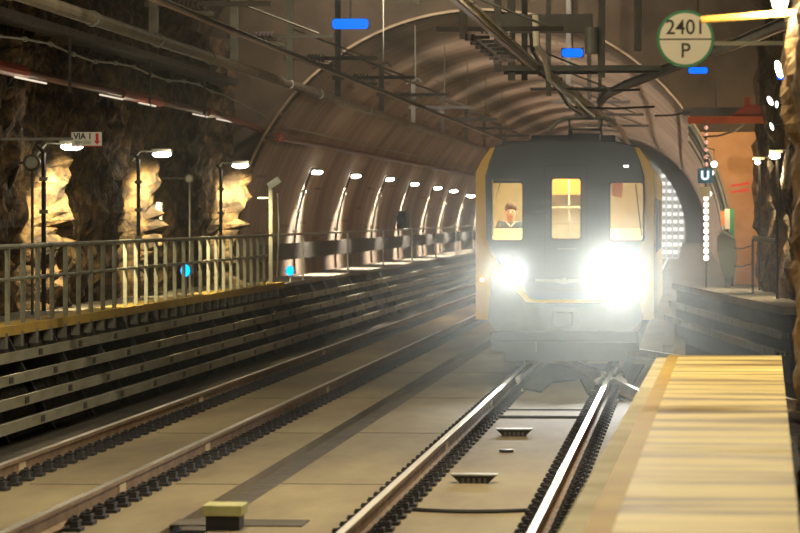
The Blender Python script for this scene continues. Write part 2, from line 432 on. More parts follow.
# frog and wing rails
fr = thing('crossing_frog', 'cast crossing frog where two rails meet before the train', 'rail crossing', (.72, 52, -.17))
part('frog_casting', lambda b: prism(b, [(.60, 51.2), (.84, 51.2), (.80, 52.6), (.56, 52.9)], 'z', -.17, -.03), 'iron', fr)
part('frog_nose', lambda b: prism(b, [(.70, 51.2), (.79, 51.2), (.74, 52.7), (.69, 52.7)], 'z', -.03, 0), 'rail_head', fr)
part('wing_rail', lambda b: rail_sec(b, [(.60, 52.9), (.64, 51.8), (.56, 50.6)], False), 'rail_head', fr)
part('wing_rail', lambda b: rail_sec(b, [(.90, 52.9), (.86, 51.9), (.98, 50.4)], False), 'rail_head', fr)
ck = thing('check_rail', 'short check rail beside the bright left rail before the train', 'rail', (-.62, 54, -.17))
part('rail_body', lambda b: rail_sec(b, [(-.58, 50.4), (-.63, 51.2), (-.63, 56)], False), 'rail_head', ck)
tp = obj('turnout_plate', (lambda b: (prism(b, [(-1.0, 53), (-.25, 50.5), (-.2, 53.5), (.2, 54.5), (.45, 50), (1.0, 48.5), (1.15, 60), (-1.0, 60)], 'z', -.2, -.17), b)[1])(bmesh.new()), 'iron')
tag(tp, 'dark steel base plate of the turnout under the train front', 'turnout plate')

# rail fasteners
bm = bmesh.new()
bx(bm, -.21, .21, -.11, .11, 0, .03)
for s in (-1, 1):
    bx(bm, s * .15 - .035, s * .15 + .035, -.07, .07, .03, .085)
    tube(bm, [(s * .15, 0, .08), (s * .15, 0, .13)], .022, 6)
    tube(bm, [(s * .075, -.06, .045), (s * .11, -.05, .10), (s * .17, 0, .105), (s * .11, .05, .10), (s * .075, .06, .045)], .014, 5)
bmesh.ops.recalc_face_normals(bm, faces=bm.faces[:])
fme = bpy.data.meshes.new('rail_fastener'); bm.to_mesh(fme); bm.free(); fme.materials.append(M['iron'])
frows = (('lo', 'black rail fastener in the row under the left track\'s outer rail'),
         ('li', 'black rail fastener in the row under the left track\'s inner rail'),
         ('rl', 'black rail fastener in the row under the train track\'s left rail'),
         ('rr', 'black rail fastener in the row under the train track\'s right rail'))
y0 = {'lo': 31.5, 'li': 28.0, 'rl': 25.2, 'rr': 25.2}
for key, lab in frows:
    n = 0; y = y0[key]
    while n < (75 if key in ('lo', 'li') else 45):
        o = bpy.data.objects.new('rail_fastener', fme); C.objects.link(o); o.location = (RX[key], y, -.199)
        tag(o, lab, 'rail fastener', 'rail fasteners under the ' + {'lo': 'left track outer rail', 'li': 'left track inner rail', 'rl': 'train track left rail', 'rr': 'train track right rail'}[key])
        y += .6; n += 1
bm = bmesh.new()
for key in RX:
    y = y0[key] + .6 * (75 if key in ('lo', 'li') else 45)
    while y < 130:
        bx(bm, RX[key] - .21, RX[key] + .21, y - .11, y + .11, -.2, -.165)
        for s in (-1, 1): bx(bm, RX[key] + s * .15 - .03, RX[key] + s * .15 + .03, y - .06, y + .06, -.165, -.08)
        y += .6
tag(obj('far_rail_fasteners', bm, 'iron'), 'distant rows of black rail fasteners under all four rails', 'rail fasteners', kind='stuff')

# things on the slab
def beacon(loc, label, w):
    t = thing('track_beacon', label, 'track beacon', loc, 'beacons between the rails')
    x, y, z = loc
    part('body', lambda b: prism(b, [(x - w * .3, z), (x + w * .3, z), (x + w * .48, z + .075), (x - w * .48, z + .075)], 'y', y - .09, y + .09), 'black', t)
    for k in range(5): part('rib', lambda b: bx(b, x - w * .24 + k * w * .12 - .012, x - w * .24 + k * w * .12 + .012, y - .105, y - .09, z + .005, z + .05), 'steel_dark', t)
    part('top_plate', lambda b: bx(b, x - w / 2, x + w / 2, y - .11, y + .12, z + .075, z + .09), 'galv', t, )
beacon((at(475, 33.4), 33.4, -.2), 'nearer dark ribbed beacon with pale top plate between the rails', .45)
beacon((at(515, 40.6), 40.6, -.2), 'farther dark ribbed beacon with pale top plate between the rails', .43)
bm = bmesh.new(); disc(bm, (at(507, 37.8), 37.8, -.185), .08, .03, 'z', 12); tag(obj('drain_cap', bm, 'black'), 'small dark round cap on the slab between the two beacons', 'cap')
for Y, lab in ((30.2, 'nearer black cable crossing the slab between the train rails'), (44.2, 'farther black cable crossing the slab between the train rails'), (45.9, 'thin farthest cable line across the slab before the train')):
    bm = bmesh.new(); pts = [(-.58 + 1.16 * k / 12, Y - .5 * (1 - ((k - 6) / 6) ** 2) * (.5 if Y < 40 else .0) + .25 * (k % 2) * 0, -.185) for k in range(13)]
    tube(bm, pts, .022 if Y < 45 else .012, 6); tag(obj('cable', bm, 'cable'), lab, 'cable')
# marker block beside the drain
mb = thing('marker_block', 'yellowish block with a dark base standing by the drain channel', 'marker block', (at(224, 28.6), 28.6, -.2))
mx = at(223, 28.3)
part('base', lambda b: bx(b, mx - .14, mx + .14, 28.15, 28.45, -.29, -.08), 'black', mb)
part('cap', lambda b: bx(b, mx - .165, mx + .165, 28.1, 28.5, -.08, .01), 'marker', mb, bevel=.01)
bm = bmesh.new(); bx(bm, mx - .5, mx + .62, 28.52, 29.1, -.2, -.19)  # dark sheet stands in for the shaded cross channel
tag(obj('cross_channel', bm, 'slab_dark'), 'dark flat strip standing in for the cross channel at the drain just behind the yellowish block', 'cross channel')

# ------------------------------------------------------------------ cable trays below the left walkway
def tray(x0, z0, ya, yb, label, group, x1=None, sidex=1):
    x1 = x0 if x1 is None else x1
    t = thing('cable_tray', label, 'cable tray', (x0, ya, z0), group)
    def P(b, lo, hi, za, zb):
        vs = [b.verts.new(p) for p in ((x0 + lo, ya, za), (x0 + hi, ya, za), (x0 + hi, ya, zb), (x0 + lo, ya, zb), (x1 + lo, yb, za), (x1 + hi, yb, za), (x1 + hi, yb, zb), (x1 + lo, yb, zb))]
        for f in ((0, 1, 2, 3), (7, 6, 5, 4), (0, 4, 5, 1), (1, 5, 6, 2), (2, 6, 7, 3), (3, 7, 4, 0)): b.faces.new([vs[i] for i in f])
    part('front_flange', lambda b: P(b, -.02, .02, z0 - .065, z0 + .065), 'tray', t)
    part('tray_bed', lambda b: P(b, -.02 - .26 if sidex > 0 else .02, -.02 if sidex > 0 else .28, z0 - .055, z0 - .035), 'tray_dark', t)
    def joints(b):
        y = ya + 1.0
        while y < min(yb, 110):
            xx = x0 + (x1 - x0) * (y - ya) / (yb - ya)
            bx(b, xx + (.02 if sidex > 0 else -.028), xx + (.028 if sidex > 0 else -.02), y, y + .25, z0 - .04, z0 + .04); y += 3.0
    part('joint_plates', joints, 'tray_dark', t)
    def cables(b):
        for k in range(3):
            d = -.08 - k * .07 if sidex > 0 else .08 + k * .07
            tube(b, [(x0 + d, ya, z0 - .01), (x1 + d, yb, z0 - .01)], .028, 6)
    part('cable_bundle', cables, 'cable', t)
names = ('topmost', 'second from the top', 'third from the top', 'lowest')
for i, (x, z) in enumerate(((-6.7, .60), (-6.5, .36), (-6.3, .12), (-6.1, -.11))):
    tray(x, z, 20, 198, 'grey cable tray running below the left walkway, ' + names[i] + ' of four', 'cable trays below the left walkway')
proto = None; k = 0
y = 38.0
while y < 100:
    if proto is None:
        proto = thing('tray_bracket', 'slanting dark steel bracket carrying the trays below the left walkway', 'bracket', (-6.9, y, 0), 'tray brackets below the left walkway')
        def post(b):
            prism(b, [(-6.96, .86), (-6.9, .86), (-6.27, -.35), (-6.4, -.35)], 'y', y - .04, y + .04)
        part('post', post, 'black', proto)
        for j, (x, z) in enumerate(((-6.7, .60), (-6.5, .36), (-6.3, .12), (-6.1, -.11))):
            part('arm', lambda b: bx(b, x - .34, x - .01, y - .03, y + .03, z - .085, z - .056), 'steel_dark', proto)
    else: copy_tree(proto, (-6.9, y, 0))
    y += 3.0
# ribs under the walkway edge
bm = bmesh.new(); bx(bm, -.05, .05, -.09, .09, -.1, .1); bmesh.ops.recalc_face_normals(bm, faces=bm.faces[:])
rme = bpy.data.meshes.new('edge_rib'); bm.to_mesh(rme); bm.free(); rme.materials.append(M['steel_grey'])
y = 42.6
while y < 74:
    o = bpy.data.objects.new('edge_rib', rme); C.objects.link(o); o.location = (-6.89, y, .79)
    tag(o, 'short upright rib under the yellow edge of the left walkway', 'rib', 'ribs under the yellow walkway edge'); y += 1.05

for i, (za, lab) in enumerate(((.48, 'upper'), (.18, 'lower'))):
    dx = -.05 - .12 * i
    tray(3.45 + dx, za, 56, 76, lab + ' slanting cable tray below the deck right of the train', 'cable trays right of the train', 1.55 + dx, -1)

# ------------------------------------------------------------------ railing
rl = thing('railing', 'pale metal railing along the yellow-edged left walkway', 'railing', (-6.98, 40, .93))
def tr(b, z, r): tube(b, [(-6.98, 40, z), (-6.98, 72.4, z)], r, 8)
part('top_rail', lambda b: tr(b, 2.0, .034), 'galv', rl)
part('mid_rail', lambda b: tr(b, 1.57, .026), 'galv', rl)
y = 40.2; pm = None
while y < 72.5:
    if pm is None:
        bm = bmesh.new(); bx(bm, -.03, .03, -.03, .03, 0, 1.05); bx(bm, -.05, .05, -.07, .07, 0, .03)
        bmesh.ops.recalc_face_normals(bm, faces=bm.faces[:])
        pm = bpy.data.meshes.new('post'); bm.to_mesh(pm); bm.free(); pm.materials.append(M['galv'])
    o = bpy.data.objects.new('post', pm); C.objects.link(o); o.parent = rl; o.location = (0, y - 40, .0); y += 1.05
# gate stay at the railing's end
hr = thing('handrail', 'thin handrail continuing beyond the railing along the lined tunnel wall', 'handrail', (-6.98, 72.6, .93))
part('top_rail', lambda b: tube(b, [(-6.98, 72.6, 2.0), (-6.98, 190, 2.0)], .028, 8), 'galv', hr)
for k in range(9):
    yy = 79 + k * 10.5
    part('post', lambda b: tube(b, [(-6.98, yy, .93), (-6.98, yy, 2.0)], .028, 6), 'galv', hr)
part('lower_panel', lambda b: bx(b, -7.86, -7.80, 78, 190, 1.35, 1.75), 'tray_dark', hr)

# ------------------------------------------------------------------ wall lamps (left)
LY = [52.3, 61.4, 72.3, 86.8, 97.0, 108, 118, 129, 138, 149, 161, 173, 186]
LZ = [3.47, 3.52, 3.48, 3.53, 3.55, 3.58, 3.52, 3.48, 3.43, 3.3, 3.3, 3.3, 3.3]
desc = ['white wall lamp on the rock beside the hanging sign', 'white wall lamp on the rock above the slim white box', 'white wall lamp on the rock nearest the tunnel mouth',
        'nearest wall lamp inside the lined tunnel', 'second wall lamp inside the lined tunnel', 'third wall lamp inside the lined tunnel', 'fourth wall lamp inside the lined tunnel, above a box',
        'fifth wall lamp inside the lined tunnel', 'sixth wall lamp inside the lined tunnel', 'farthest wall lamp in view, beside the train\'s left edge', 'wall lamp behind the train, nearest of three', 'wall lamp behind the train, middle of three', 'wall lamp behind the train, nearest the station']
def wall_x(z, inner=0.0): return TX - math.sqrt(TR ** 2 - (z - TZ) ** 2) + inner
for i, (Y, Z) in enumerate(zip(LY, LZ)):
    rockz = Y < PY
    wx = -8.0 if rockz else wall_x(Z)
    xl = -7.62
    t = thing('wall_lamp', desc[i], 'wall lamp', (wx, Y, Z), 'wall lamps along the left side')
    part('bracket', lambda b: tube(b, [(wx - .1, Y, Z - .12), (wx + .05, Y, Z + .06), (xl, Y, Z + .06)], .022, 6), 'steel_grey', t)
    part('housing', lambda b: bx(b, xl - .12, xl + .24, Y - .1, Y + .1, Z + .035, Z + .10), 'steel_grey', t, bevel=.01)
    if not rockz: xl += .04
    part('lens', lambda b: (sphere(b, (xl + .06, Y, Z + .0), 1, 14, 8, (.175, .10, .055))), 'lens' if rockz else 'lens_far', t, smooth=True)
    # conduit running down the wall
    if rockz: pts = [(-8.02, Y - .35, Z + .02), (-7.93, Y - .35, Z - .1), (-7.93, Y - .35, .95)]
    else: pts = [(wall_x(z, .05), Y - .3, z) for z in [Z + .1 - k * (Z - .85) / 10 for k in range(11)]]
    part('conduit', lambda b: tube(b, pts, .035, 6), 'black', t)
    def clips(b):
        for k in range(4):
            zz = Z - .5 - k * .5; xx = -7.93 if rockz else wall_x(zz, .05)
            bx(b, xx - .06, xx + .06, Y - .41, Y - .29, zz - .03, zz + .03)
    part('conduit_clips', clips, 'steel_grey', t)
    light('SPOT', 'wall_lamp_light', (xl + .05, Y, Z - .09), 1500 if rockz else 2400, (1, .82, .42) if rockz else (1, .9, .72), .05, spot=82 if rockz else 110, blend=.9, aim=(xl - .12, Y + 1.0, Z - 1.0) if rockz else (xl - .35, Y + .05, 0))
    if rockz: light('POINT', 'wall_lamp_glow', (xl + .28, Y - .25, Z - .05), 14, (1, .85, .6), .08)
    else: light('SPOT', 'wall_lamp_glow', (xl + .30, Y, Z), 2300, (1, .84, .66), .1, spot=128, blend=1, aim=(xl + 6, Y, Z - .2))
# same lamps nearer than the picture's edge
for i, Y in enumerate((41.5, 31.0, 20.5, 10.0)):
    t = thing('wall_lamp', 'wall lamp on the left rock wall, ' + ('nearest the picture edge', 'second before the picture edge', 'third before the picture edge', 'last towards the viewer')[i], 'wall lamp', (-8, Y, 3.5), 'wall lamps along the left side')
    part('bracket', lambda b: tube(b, [(-8.1, Y, 3.38), (-7.95, Y, 3.56), (-7.62, Y, 3.56)], .022, 6), 'steel_grey', t)
    part('housing', lambda b: bx(b, -7.74, -7.38, Y - .1, Y + .1, 3.535, 3.60), 'steel_grey', t)
    part('lens', lambda b: sphere(b, (-7.56, Y, 3.5), 1, 14, 8, (.175, .10, .055)), 'lens', t, smooth=True)
    light('SPOT', 'wall_lamp_light', (-7.57, Y, 3.41), 520, (1, .84, .52), .05, spot=120, blend=.9, aim=(-7.97, Y, 0))
    light('POINT', 'wall_lamp_glow', (-7.3, Y - .25, 3.45), 80, (1, .85, .6), .08)

# ------------------------------------------------------------------ pipes and cables on the left wall
def along(name, label, cat, pts, r, m, fittings=None, fm=None, fr_=1.6):
    t = thing(name, label, cat, pts[0])
    part('run', lambda b: tube(b, pts, r, 10), m, t)
    if fittings:
        for (ya, yb) in fittings:
            def seg(b):
                def X(y):
                    for p, q in zip(pts, pts[1:]):
                        if min(p[1], q[1]) <= y <= max(p[1], q[1]):
                            k = (y - p[1]) / (q[1] - p[1] + 1e-9); return tuple(p[i] + (q[i] - p[i]) * k for i in range(3))
                    return pts[-1]
                tube(b, [X(ya), X(yb)], r * fr_, 10)
            part('coupling', seg, fm, t)
    return t
along('ventilation_pipe', 'large pale pipe high on the left wall running into the lined tunnel', 'pipe',
      [(-6.5, 20, 5.2), (-6.5, PY, 5.2), (-6.5, 195, 5.2)], .095, mat('pipe', (.15, .125, .085), .6, col2=(.24, .20, .14), scale=2), [(y, y + .15) for y in range(42, 110, 6)], 'steel_grey', 1.25)
along('fire_main', 'dark red pipe with bright red couplings along the left rock wall', 'pipe',
      [(-7.85, 30, 4.52), (-7.85, 70, 4.52), (-7.6, 73.5, 4.4), (-7.28, 76, 4.18), (-7.28, 195, 4.18)], .065, 'red_brown',
      [(46.5, 50), (58.6, 63), (69.2, 70), (76.5, 77)], 'red', 1.5)
along('messenger_cable', 'grey cable with small hangers above the red pipe on the left wall', 'cable',
      [(-7.85, 30, 5.0)] + [(-7.85, y, 5.0 - .05 * math.sin((y - 30) * .8)) for y in range(32, 73, 2)] + [(-7.12, 76.5, 4.42), (-7.12, 195, 4.42)], .018, 'steel_grey',
      [(y, y + .12) for y in range(42, 72, 2)], 'galv', 2.2)
hl = thing('shadow_band', 'dark band built as shadow above the grey cable on the left rock wall', 'shadow band', (-8, 30, 5.3))  # overhang shadow put in as a dark solid band with hangers
part('band_face', lambda b: bx(b, -7.72, -7.68, 30, 73, 5.22, 5.34), 'tray_dark', hl)
part('tray_bed', lambda b: bx(b, -8.2, -7.72, 30, 73, 5.22, 5.25), 'tray_dark', hl)
for k, (ya, zb) in enumerate(((46, 4.15), (53, 4.15), (61, 4.15), (68, 4.15))):
    part('hanger', lambda b: bx(b, -7.74, -7.70, ya, ya + .05, zb + .2, 5.22), 'tray_dark', hl)
# glints along the red pipe, put in as thin glowing tubes
for k, (a, b_) in enumerate(((8, 40), (95, 118), (135, 152), (190, 205), (214, 238))):
    Ya = F * (7.72 + 1.92) / (688.5 - a); Yb = F * (7.72 + 1.92) / (688.5 - b_)
    bm = bmesh.new(); tube(bm, [(-7.72, Ya, 4.40), (-7.72, Yb, 4.40)], .016, 6)
    tag(obj('pipe_glint', bm, emis('strip%d' % k, (1, .85, .65), .8)), ('faint glowing glint below the red pipe, ' + ('nearest the picture edge', 'second from the picture edge', 'before the middle red coupling', 'just past the middle red coupling', 'nearest the tunnel mouth')[k]), 'glint', 'glints below the red pipe')

# ------------------------------------------------------------------ signs and small things left
vs = thing('track_sign', 'white sign reading VIA 1 with a red arrow, hanging from a bracket', 'sign', (-7.9, 50, 3.6))
sx, sz, sy = at(82, 50), zt(138, 50), 50.0
part('panel', lambda b: bx(b, sx - .225, sx + .225, sy - .01, sy + .01, sz - .10, sz + .10), 'sign_white', vs)
part('border', lambda b: bx(b, sx - .235, sx + .235, sy - .006, sy + .012, sz - .112, sz - .1), 'red_paint', vs)
text_part('lettering', 'VIA 1', .125, 'ink', vs, (sx - .055, sy - .014, sz + .035), sx=.95, bold=.003)
text_part('lettering', '00+300', .075, 'ink_green', vs, (sx - .055, sy - .014, sz - .055), sx=1.05)
part('arrow', lambda b: prism(b, [(sx + .14, sz + .08), (sx + .18, sz + .08), (sx + .18, sz - .03), (sx + .205, sz - .03), (sx + .16, sz - .085), (sx + .115, sz - .03), (sx + .14, sz - .03)], 'y', sy - .018, sy - .011), 'red_paint', vs)
part('bracket', lambda b: bx(b, -8.2, sx - .2, sy - .02, sy + .02, sz - .02, sz + .02), 'steel_grey', vs)

pb = thing('signal_post', 'pale post with a tilted box on top near the tunnel mouth', 'post', (-7.02, 73.2, .93))
part('pole', lambda b: bx(b, -7.06, -6.98, 73.16, 73.24, .93, 3.05), 'galv', pb)
part('head_box', lambda b: bx(b, -.14, .14, -.1, .1, -.07, .07, Matrix.Translation((-6.93, 73.1, 3.12)) @ Matrix.Rotation(-.6, 4, 'Y')), 'galv', pb)
part('side_conduit', lambda b: tube(b, [(-6.86, 73.1, 2.9), (-6.83, 73.1, 2.2), (-6.87, 73.1, 1.1)], .02, 6), 'galv', pb)
part('cross_arm', lambda b: bx(b, -7.3, -7.02, 73.16, 73.22, 2.78, 2.82), 'galv', pb)
bxs = thing('telephone_box', 'slim black and white box on the rock above the railing', 'box', (-7.95, 62.8, 2.4))
part('case', lambda b: bx(b, -8.1, -7.86, 62.7, 62.9, 2.25, 2.62), 'black', bxs)
part('cover', lambda b: bx(b, -7.86, -7.78, 62.66, 62.9, 2.22, 2.66), 'white', bxs)
for (px, py, Y, lab) in ((26, 162, 50.6, 'round dark dial on a pole left of the hanging sign'), (187, 178, 65, 'round dark dial on the rock between two wall lamps')):
    x = at(px, Y); z = zt(py, Y)
    t = thing('round_dial', lab, 'dial', (x, Y, z))
    part('case', lambda b: disc(b, (x, Y, z), .13 if px < 100 else .09, .08), 'steel_dark', t)
    part('face', lambda b: disc(b, (x, Y - .045, z), .09 if px < 100 else .06, .01), 'galv', t)
    part('pole', lambda b: tube(b, [(x, Y + .03, z - .1), (x, Y + .03, .93)], .022, 6), 'steel_dark', t)
    part('stay', lambda b: tube(b, [(x, Y + .03, z), (-8.2, Y + .03, z)], .02, 6), 'steel_dark', t)
# box hung by the fourth tunnel lamp
t = thing('equipment_box', 'dark equipment box on the lining below the fourth tunnel lamp', 'box', (-7.9, 117, 2.3))
part('case', lambda b: bx(b, -8.0, -7.68, 116.6, 117, 1.95, 2.6), 'black', t)
part('lid', lambda b: bx(b, -7.68, -7.55, 116.55, 117, 1.98, 2.55), 'steel_grey', t)

# blue glowing spots, put in as panels and round lenses with mounts
for (px, py, Y, w, h, lab) in ((350, 23, 51, .54, .15, 'largest blue glowing panel, left of the vault'), (573, 53, 60, .37, .15, 'blue glowing panel above the train roof'),
                               (698, 71, 67, .37, .12, 'small blue glowing panel just below the round sign'), (783, 77, 40, .15, .08, 'small blue glowing panel by the right rock pillar')):
    x = at(px, Y); z = zt(py, Y)
    t = thing('blue_glow_panel', lab, 'blue light', (x, Y, z), 'blue glowing panels under the ceiling')
    part('lens', lambda b: plate(b, rrect(x - w / 2, x + w / 2, z - h / 2, z + h / 2, h * .35), [], Y - .03, Y), 'blue_glow', t)
    part('housing', lambda b: bx(b, x - w / 2 - .01, x + w / 2 + .01, Y, Y + .06, z - h / 2, z + h / 2 + .01), 'steel_dark', t)
    part('rod', lambda b: tube(b, [(x, Y + .03, z + h / 2), (x, Y + .03, 8.2 if px < 780 else z + .5)], .012, 6), 'steel_dark', t)
for (px, Y, lab) in ((183, 60.4, 'round blue glowing spot on the railing between two posts'), (289, 76.2, 'round blue glowing spot at the far end of the railing')):
    x = at(px, Y); z = zt(271, Y)
    t = thing('round_light', lab, 'marker lamp', (x, Y, z), 'round blue glowing spots')
    part('lens', lambda b: sphere(b, (x, Y - .03, z), 1, 12, 8, (.085, .05, .11)), 'cyan_glow', t, smooth=True)
    part('case', lambda b: disc(b, (x, Y + .03, z), .1, .08), mat('violet', (.12, .05, .25), .5), t)
    part('stem', lambda b: tube(b, [(x, Y + .05, z), (x, Y + .05, .93)], .018, 6), 'steel_grey', t)

# ------------------------------------------------------------------ overhead line
def bar(name, label, pts, w=.075, h=.11, m='alu'):
    t = thing('conductor_rail' if name is None else name, label, 'overhead rail', pts[0])
    def prof(b, lo, hi, za, zb):
        R = [[b.verts.new((x + a, y, z + c)) for a, c in ((lo, za), (hi, za), (hi, zb), (lo, zb))] for x, y, z in pts]
        for A, B in zip(R, R[1:]):
            for k in range(4): b.faces.new((A[k], A[(k + 1) % 4], B[(k + 1) % 4], B[k]))
        b.faces.new(R[0]); b.faces.new(R[-1][::-1])
    part('top_flange', lambda b: prof(b, -w, w, h - .015, h), m, t)
    part('web', lambda b: (prof(b, -w * .55, -w * .35, .02, h - .015), prof(b, w * .35, w * .55, .02, h - .015)), m, t)
    part('contact_wire', lambda b: prof(b, -w * .4, w * .4, 0, .02), mat('copper', (.30, .18, .10), .4, .6), t)
    return t
rm = [(-.50, 22), (-.48, 35), (-.42, 50), (-.25, 62), (-.05, 75), (.15, 88), (.0, 110), (-.2, 140), (0, 195)]
bar(None, 'pale overhead conductor rail above the train track', [(x, y, 4.60) for x, y in rm])
bar(None, 'overhead conductor rail above the empty left track', [(-3.62, 24, 4.62), (-3.6, 60, 4.62), (-3.55, 100, 4.62), (-3.6, 195, 4.62)], .035, .07, 'tray_dark')
bar(None, 'dark overhead rail curving away to the right above the platform', [(3.35, 38.5, 4.62), (2.55, 45.8, 4.62), (2.0, 50, 4.62), (1.46, 54.3, 4.60), (.9, 59, 4.60), (.40, 64, 4.60), (.1, 70, 4.60)], .07, .14, 'steel_dark')

def support(x, Y, armx0, armx1, top, label, group, hat=True, bottom=4.5, w=.05, xc=None):
    t = thing('catenary_support', label, 'overhead line support', (x, Y, top), group)
    part('post', lambda b: bx(b, x - w, x + w, Y - w, Y + w, bottom, top), 'steel_grey' if 50 < Y < 54 else 'steel_dark', t)
    part('arm', lambda b: bx(b, armx0, armx1, Y - .03, Y + .03, 4.80, 4.86), 'tray_dark', t)
    part('stay', lambda b: tube(b, [(x, Y, min(top, 5.3)), (armx1 - .2, Y, 4.86)], .018, 6), 'steel_dark', t)
    def ins(b):
        cx = xc if xc is not None else (armx0 + armx1) / 2
        for k in range(5): tube(b, [(cx - .32 + k * .055, Y, 4.83), (cx - .29 + k * .055, Y, 4.83)], .065, 10)
        for k in range(3): tube(b, [(cx, Y, 4.73 + k * .03), (cx, Y, 4.745 + k * .03)], .06, 10)
    part('insulator', ins, 'ins', t)
    part('clamp', lambda b: bx(b, (xc if xc is not None else (armx0 + armx1) / 2) - .09, (xc if xc is not None else (armx0 + armx1) / 2) + .09, Y - .06, Y + .06, 4.69, 4.745), 'steel_dark', t)
    if hat:
        part('cap', lambda b: (bx(b, -.30, .0, -.08, .08, -.015, .015, Matrix.Translation((x + .1, Y, top + .1)) @ Matrix.Rotation(-.45, 4, 'Y')),
                               bx(b, .0, .13, -.08, .08, -.015, .015, Matrix.Translation((x + .1, Y, top + .1)) @ Matrix.Rotation(.7, 4, 'Y'))), 'steel_dark', t)
        zr = 9.2 if Y < PY else TZ + math.sqrt(TR ** 2 - 1.55 ** 2)
        part('hanger_rod', lambda b: tube(b, [(x + .04, Y, top - .1), (x + .04, Y, zr)], .012, 5), 'steel_grey', t)
    return t
ord_ = ['first', 'second', 'third', 'fourth', 'fifth', 'sixth', 'seventh', 'eighth', 'ninth', 'tenth', 'eleventh']
for i, Y in enumerate((39, 46, 52.5, 59.8, 68.3, 76.3, 85.6, 94.5, 103, 112)):
    rock_ = Y < PY
    top = 9.2 if Y < 62 else 5.38
    support(-4.2, Y, -4.3, -2.85, top, ord_[i] + ' overhead support along the left track, counting from the picture\'s left', 'overhead supports along the left track', hat=Y > 62, xc=-3.6)
# main-track gantries
for i, (Y, xa, xb, lab) in enumerate(((52, -.97, -.78, 'dark gantry with a box beam hanging above the train track'),)):
    t = thing('gantry', lab, 'gantry', (0, Y, 5.3))
    for x, zb in ((-.97, 4.59), (-.76, 4.46), (.60, 4.5), (1.15, 4.9)):
        part('post', lambda b: bx(b, x - .055, x + .055, Y - .05, Y + .05, zb, 8.3), 'steel_dark', t)
    part('box_beam', lambda b: bx(b, -1.05, .47, Y - .2, Y - .05, 5.17, 5.45), 'steel_dark', t)
    part('lower_beam', lambda b: bx(b, -.9, 1.5, Y - .12, Y - .05, 4.60, 4.68), 'steel_dark', t)
    part('tension_weight', lambda b: tube(b, [(.45, Y - .15, 5.25), (.45, Y - .15, 4.85)], .1, 12), 'steel_grey', t)
    part('brace', lambda b: tube(b, [(-.9, Y - .1, 4.95), (-.1, Y - .1, 4.4)], .03, 6), 'steel_dark', t)
for i, (Y, xc) in enumerate(((37, -.48), (44.5, -.45), (58, -.3), (65.5, -.2), (73, -.08), (82, .1), (92, .1))):
    support(xc - .55, Y, xc - .9, xc + .75, 8.3 if Y < PY else 6.8, ord_[i] + ' overhead support above the train track, counting away from the viewer', 'overhead supports above the train track', hat=False, xc=xc, bottom=4.7)
# ladder-like insulated clamp under the pale conductor
t = thing('section_insulator', 'dark stepped insulator set hanging from the pale conductor rail', 'insulator', (-.6, 45, 4.5))
for k in range(7):
    Y = 41 + k * 1.0
    part('insulator_disc', lambda b: (bx(b, -.74, -.46, Y, Y + .10, 4.52, 4.56), tube(b, [(-.70, Y + .05, 4.5), (-.70, Y + .05, 4.58)], .06, 10)), 'ins', t)
part('spine', lambda b: tube(b, [(-.62, 41, 4.54), (-.60, 47.2, 4.54)], .025, 6), 'ins', t)
# stray wires
wires = [((520, 68, 54), (660, 72, 54), 'upper thin wire across above the train'), ((553, 88, 56), (640, 90, 56), 'middle thin wire across above the train'),
         ((575, 107, 60), (655, 107, 60), 'lower thin wire across above the train'), ((655, 116, 66), (690, 112, 66), 'short dark bar left of the red beam')]
for a, b_, lab in wires:
    bm = bmesh.new(); A = (at(a[0], a[2]), a[2], zt(a[1], a[2])); B = (at(b_[0], b_[2]), b_[2], zt(b_[1], b_[2]))
    tube(bm, [A, ((A[0] + B[0]) / 2, A[1], (A[2] + B[2]) / 2 - .03), B], .022, 6); tag(obj('span_wire', bm, 'tray_dark'), lab, 'wire')
fd = thing('feeder_cable', 'pale looping feeder cable beside the conductor rail above the train', 'cable', (0, 55, 5))
part('run', lambda b: tube(b, [(at(p, Y), Y, zt(q, Y)) for p, q, Y in ((536, 15, 49), (537, 45, 49), (546, 58, 49.2), (550, 78, 49.5), (561, 88, 50), (573, 97, 51), (583, 108, 54), (593, 116, 60))], .05, 8), 'alu', fd)
part('run', lambda b: tube(b, [(at(p, Y), Y, zt(q, Y)) for p, q, Y in ((531, 22, 54), (533, 50, 54), (540, 62, 55), (556, 84, 56), (568, 104, 59), (582, 114, 62))], .035, 8), 'cable', fd)

# ------------------------------------------------------------------ right side: beam, row of lights, signs
rb = thing('red_beam', 'red steel beam jutting from the right rock wall above the sign', 'beam', (3.5, 70, 4.5))
Yb = 71.0
part('flange', lambda b: bx(b, at(688, Yb), at(790, Yb), Yb - .15, Yb + .1, zt(124, Yb), zt(117, Yb)), mat('orange_red', (.60, .10, .02), .5), rb)
part('gusset', lambda b: prism(b, [(at(728, Yb), zt(118, Yb)), (at(745, Yb), zt(105, Yb)), (at(760, Yb), zt(105, Yb)), (at(790, Yb), zt(96, Yb)), (at(790, Yb), zt(118, Yb))], 'y', Yb - .02, Yb + .03), 'red', rb)
part('stiffener', lambda b: bx(b, at(744, Yb), at(750, Yb), Yb - .1, Yb + .1, zt(107, Yb), zt(98, Yb)), 'red', rb)
gb = thing('grey_beam', 'dark horizontal beam just above the red beam on the right', 'beam', (3.5, 72, 4.6))
part('web', lambda b: bx(b, at(683, 72.5), at(770, 72.5), 72.4, 72.6, zt(116, 72.5), zt(108, 72.5)), 'tray_dark', gb)
part('hanger', lambda b: bx(b, at(715, 72.5), at(716.5, 72.5), 72.4, 72.6, zt(108, 72.5), zt(84, 72.5)), 'tray_dark', gb)
sl = thing('receding_lights', 'vertical row of small round lights beside the blue U sign, standing in for receding lights', 'row of lights', (at(706, 71), 71, 4.4))  # lights receding along the right side, put in as an upright hanging row
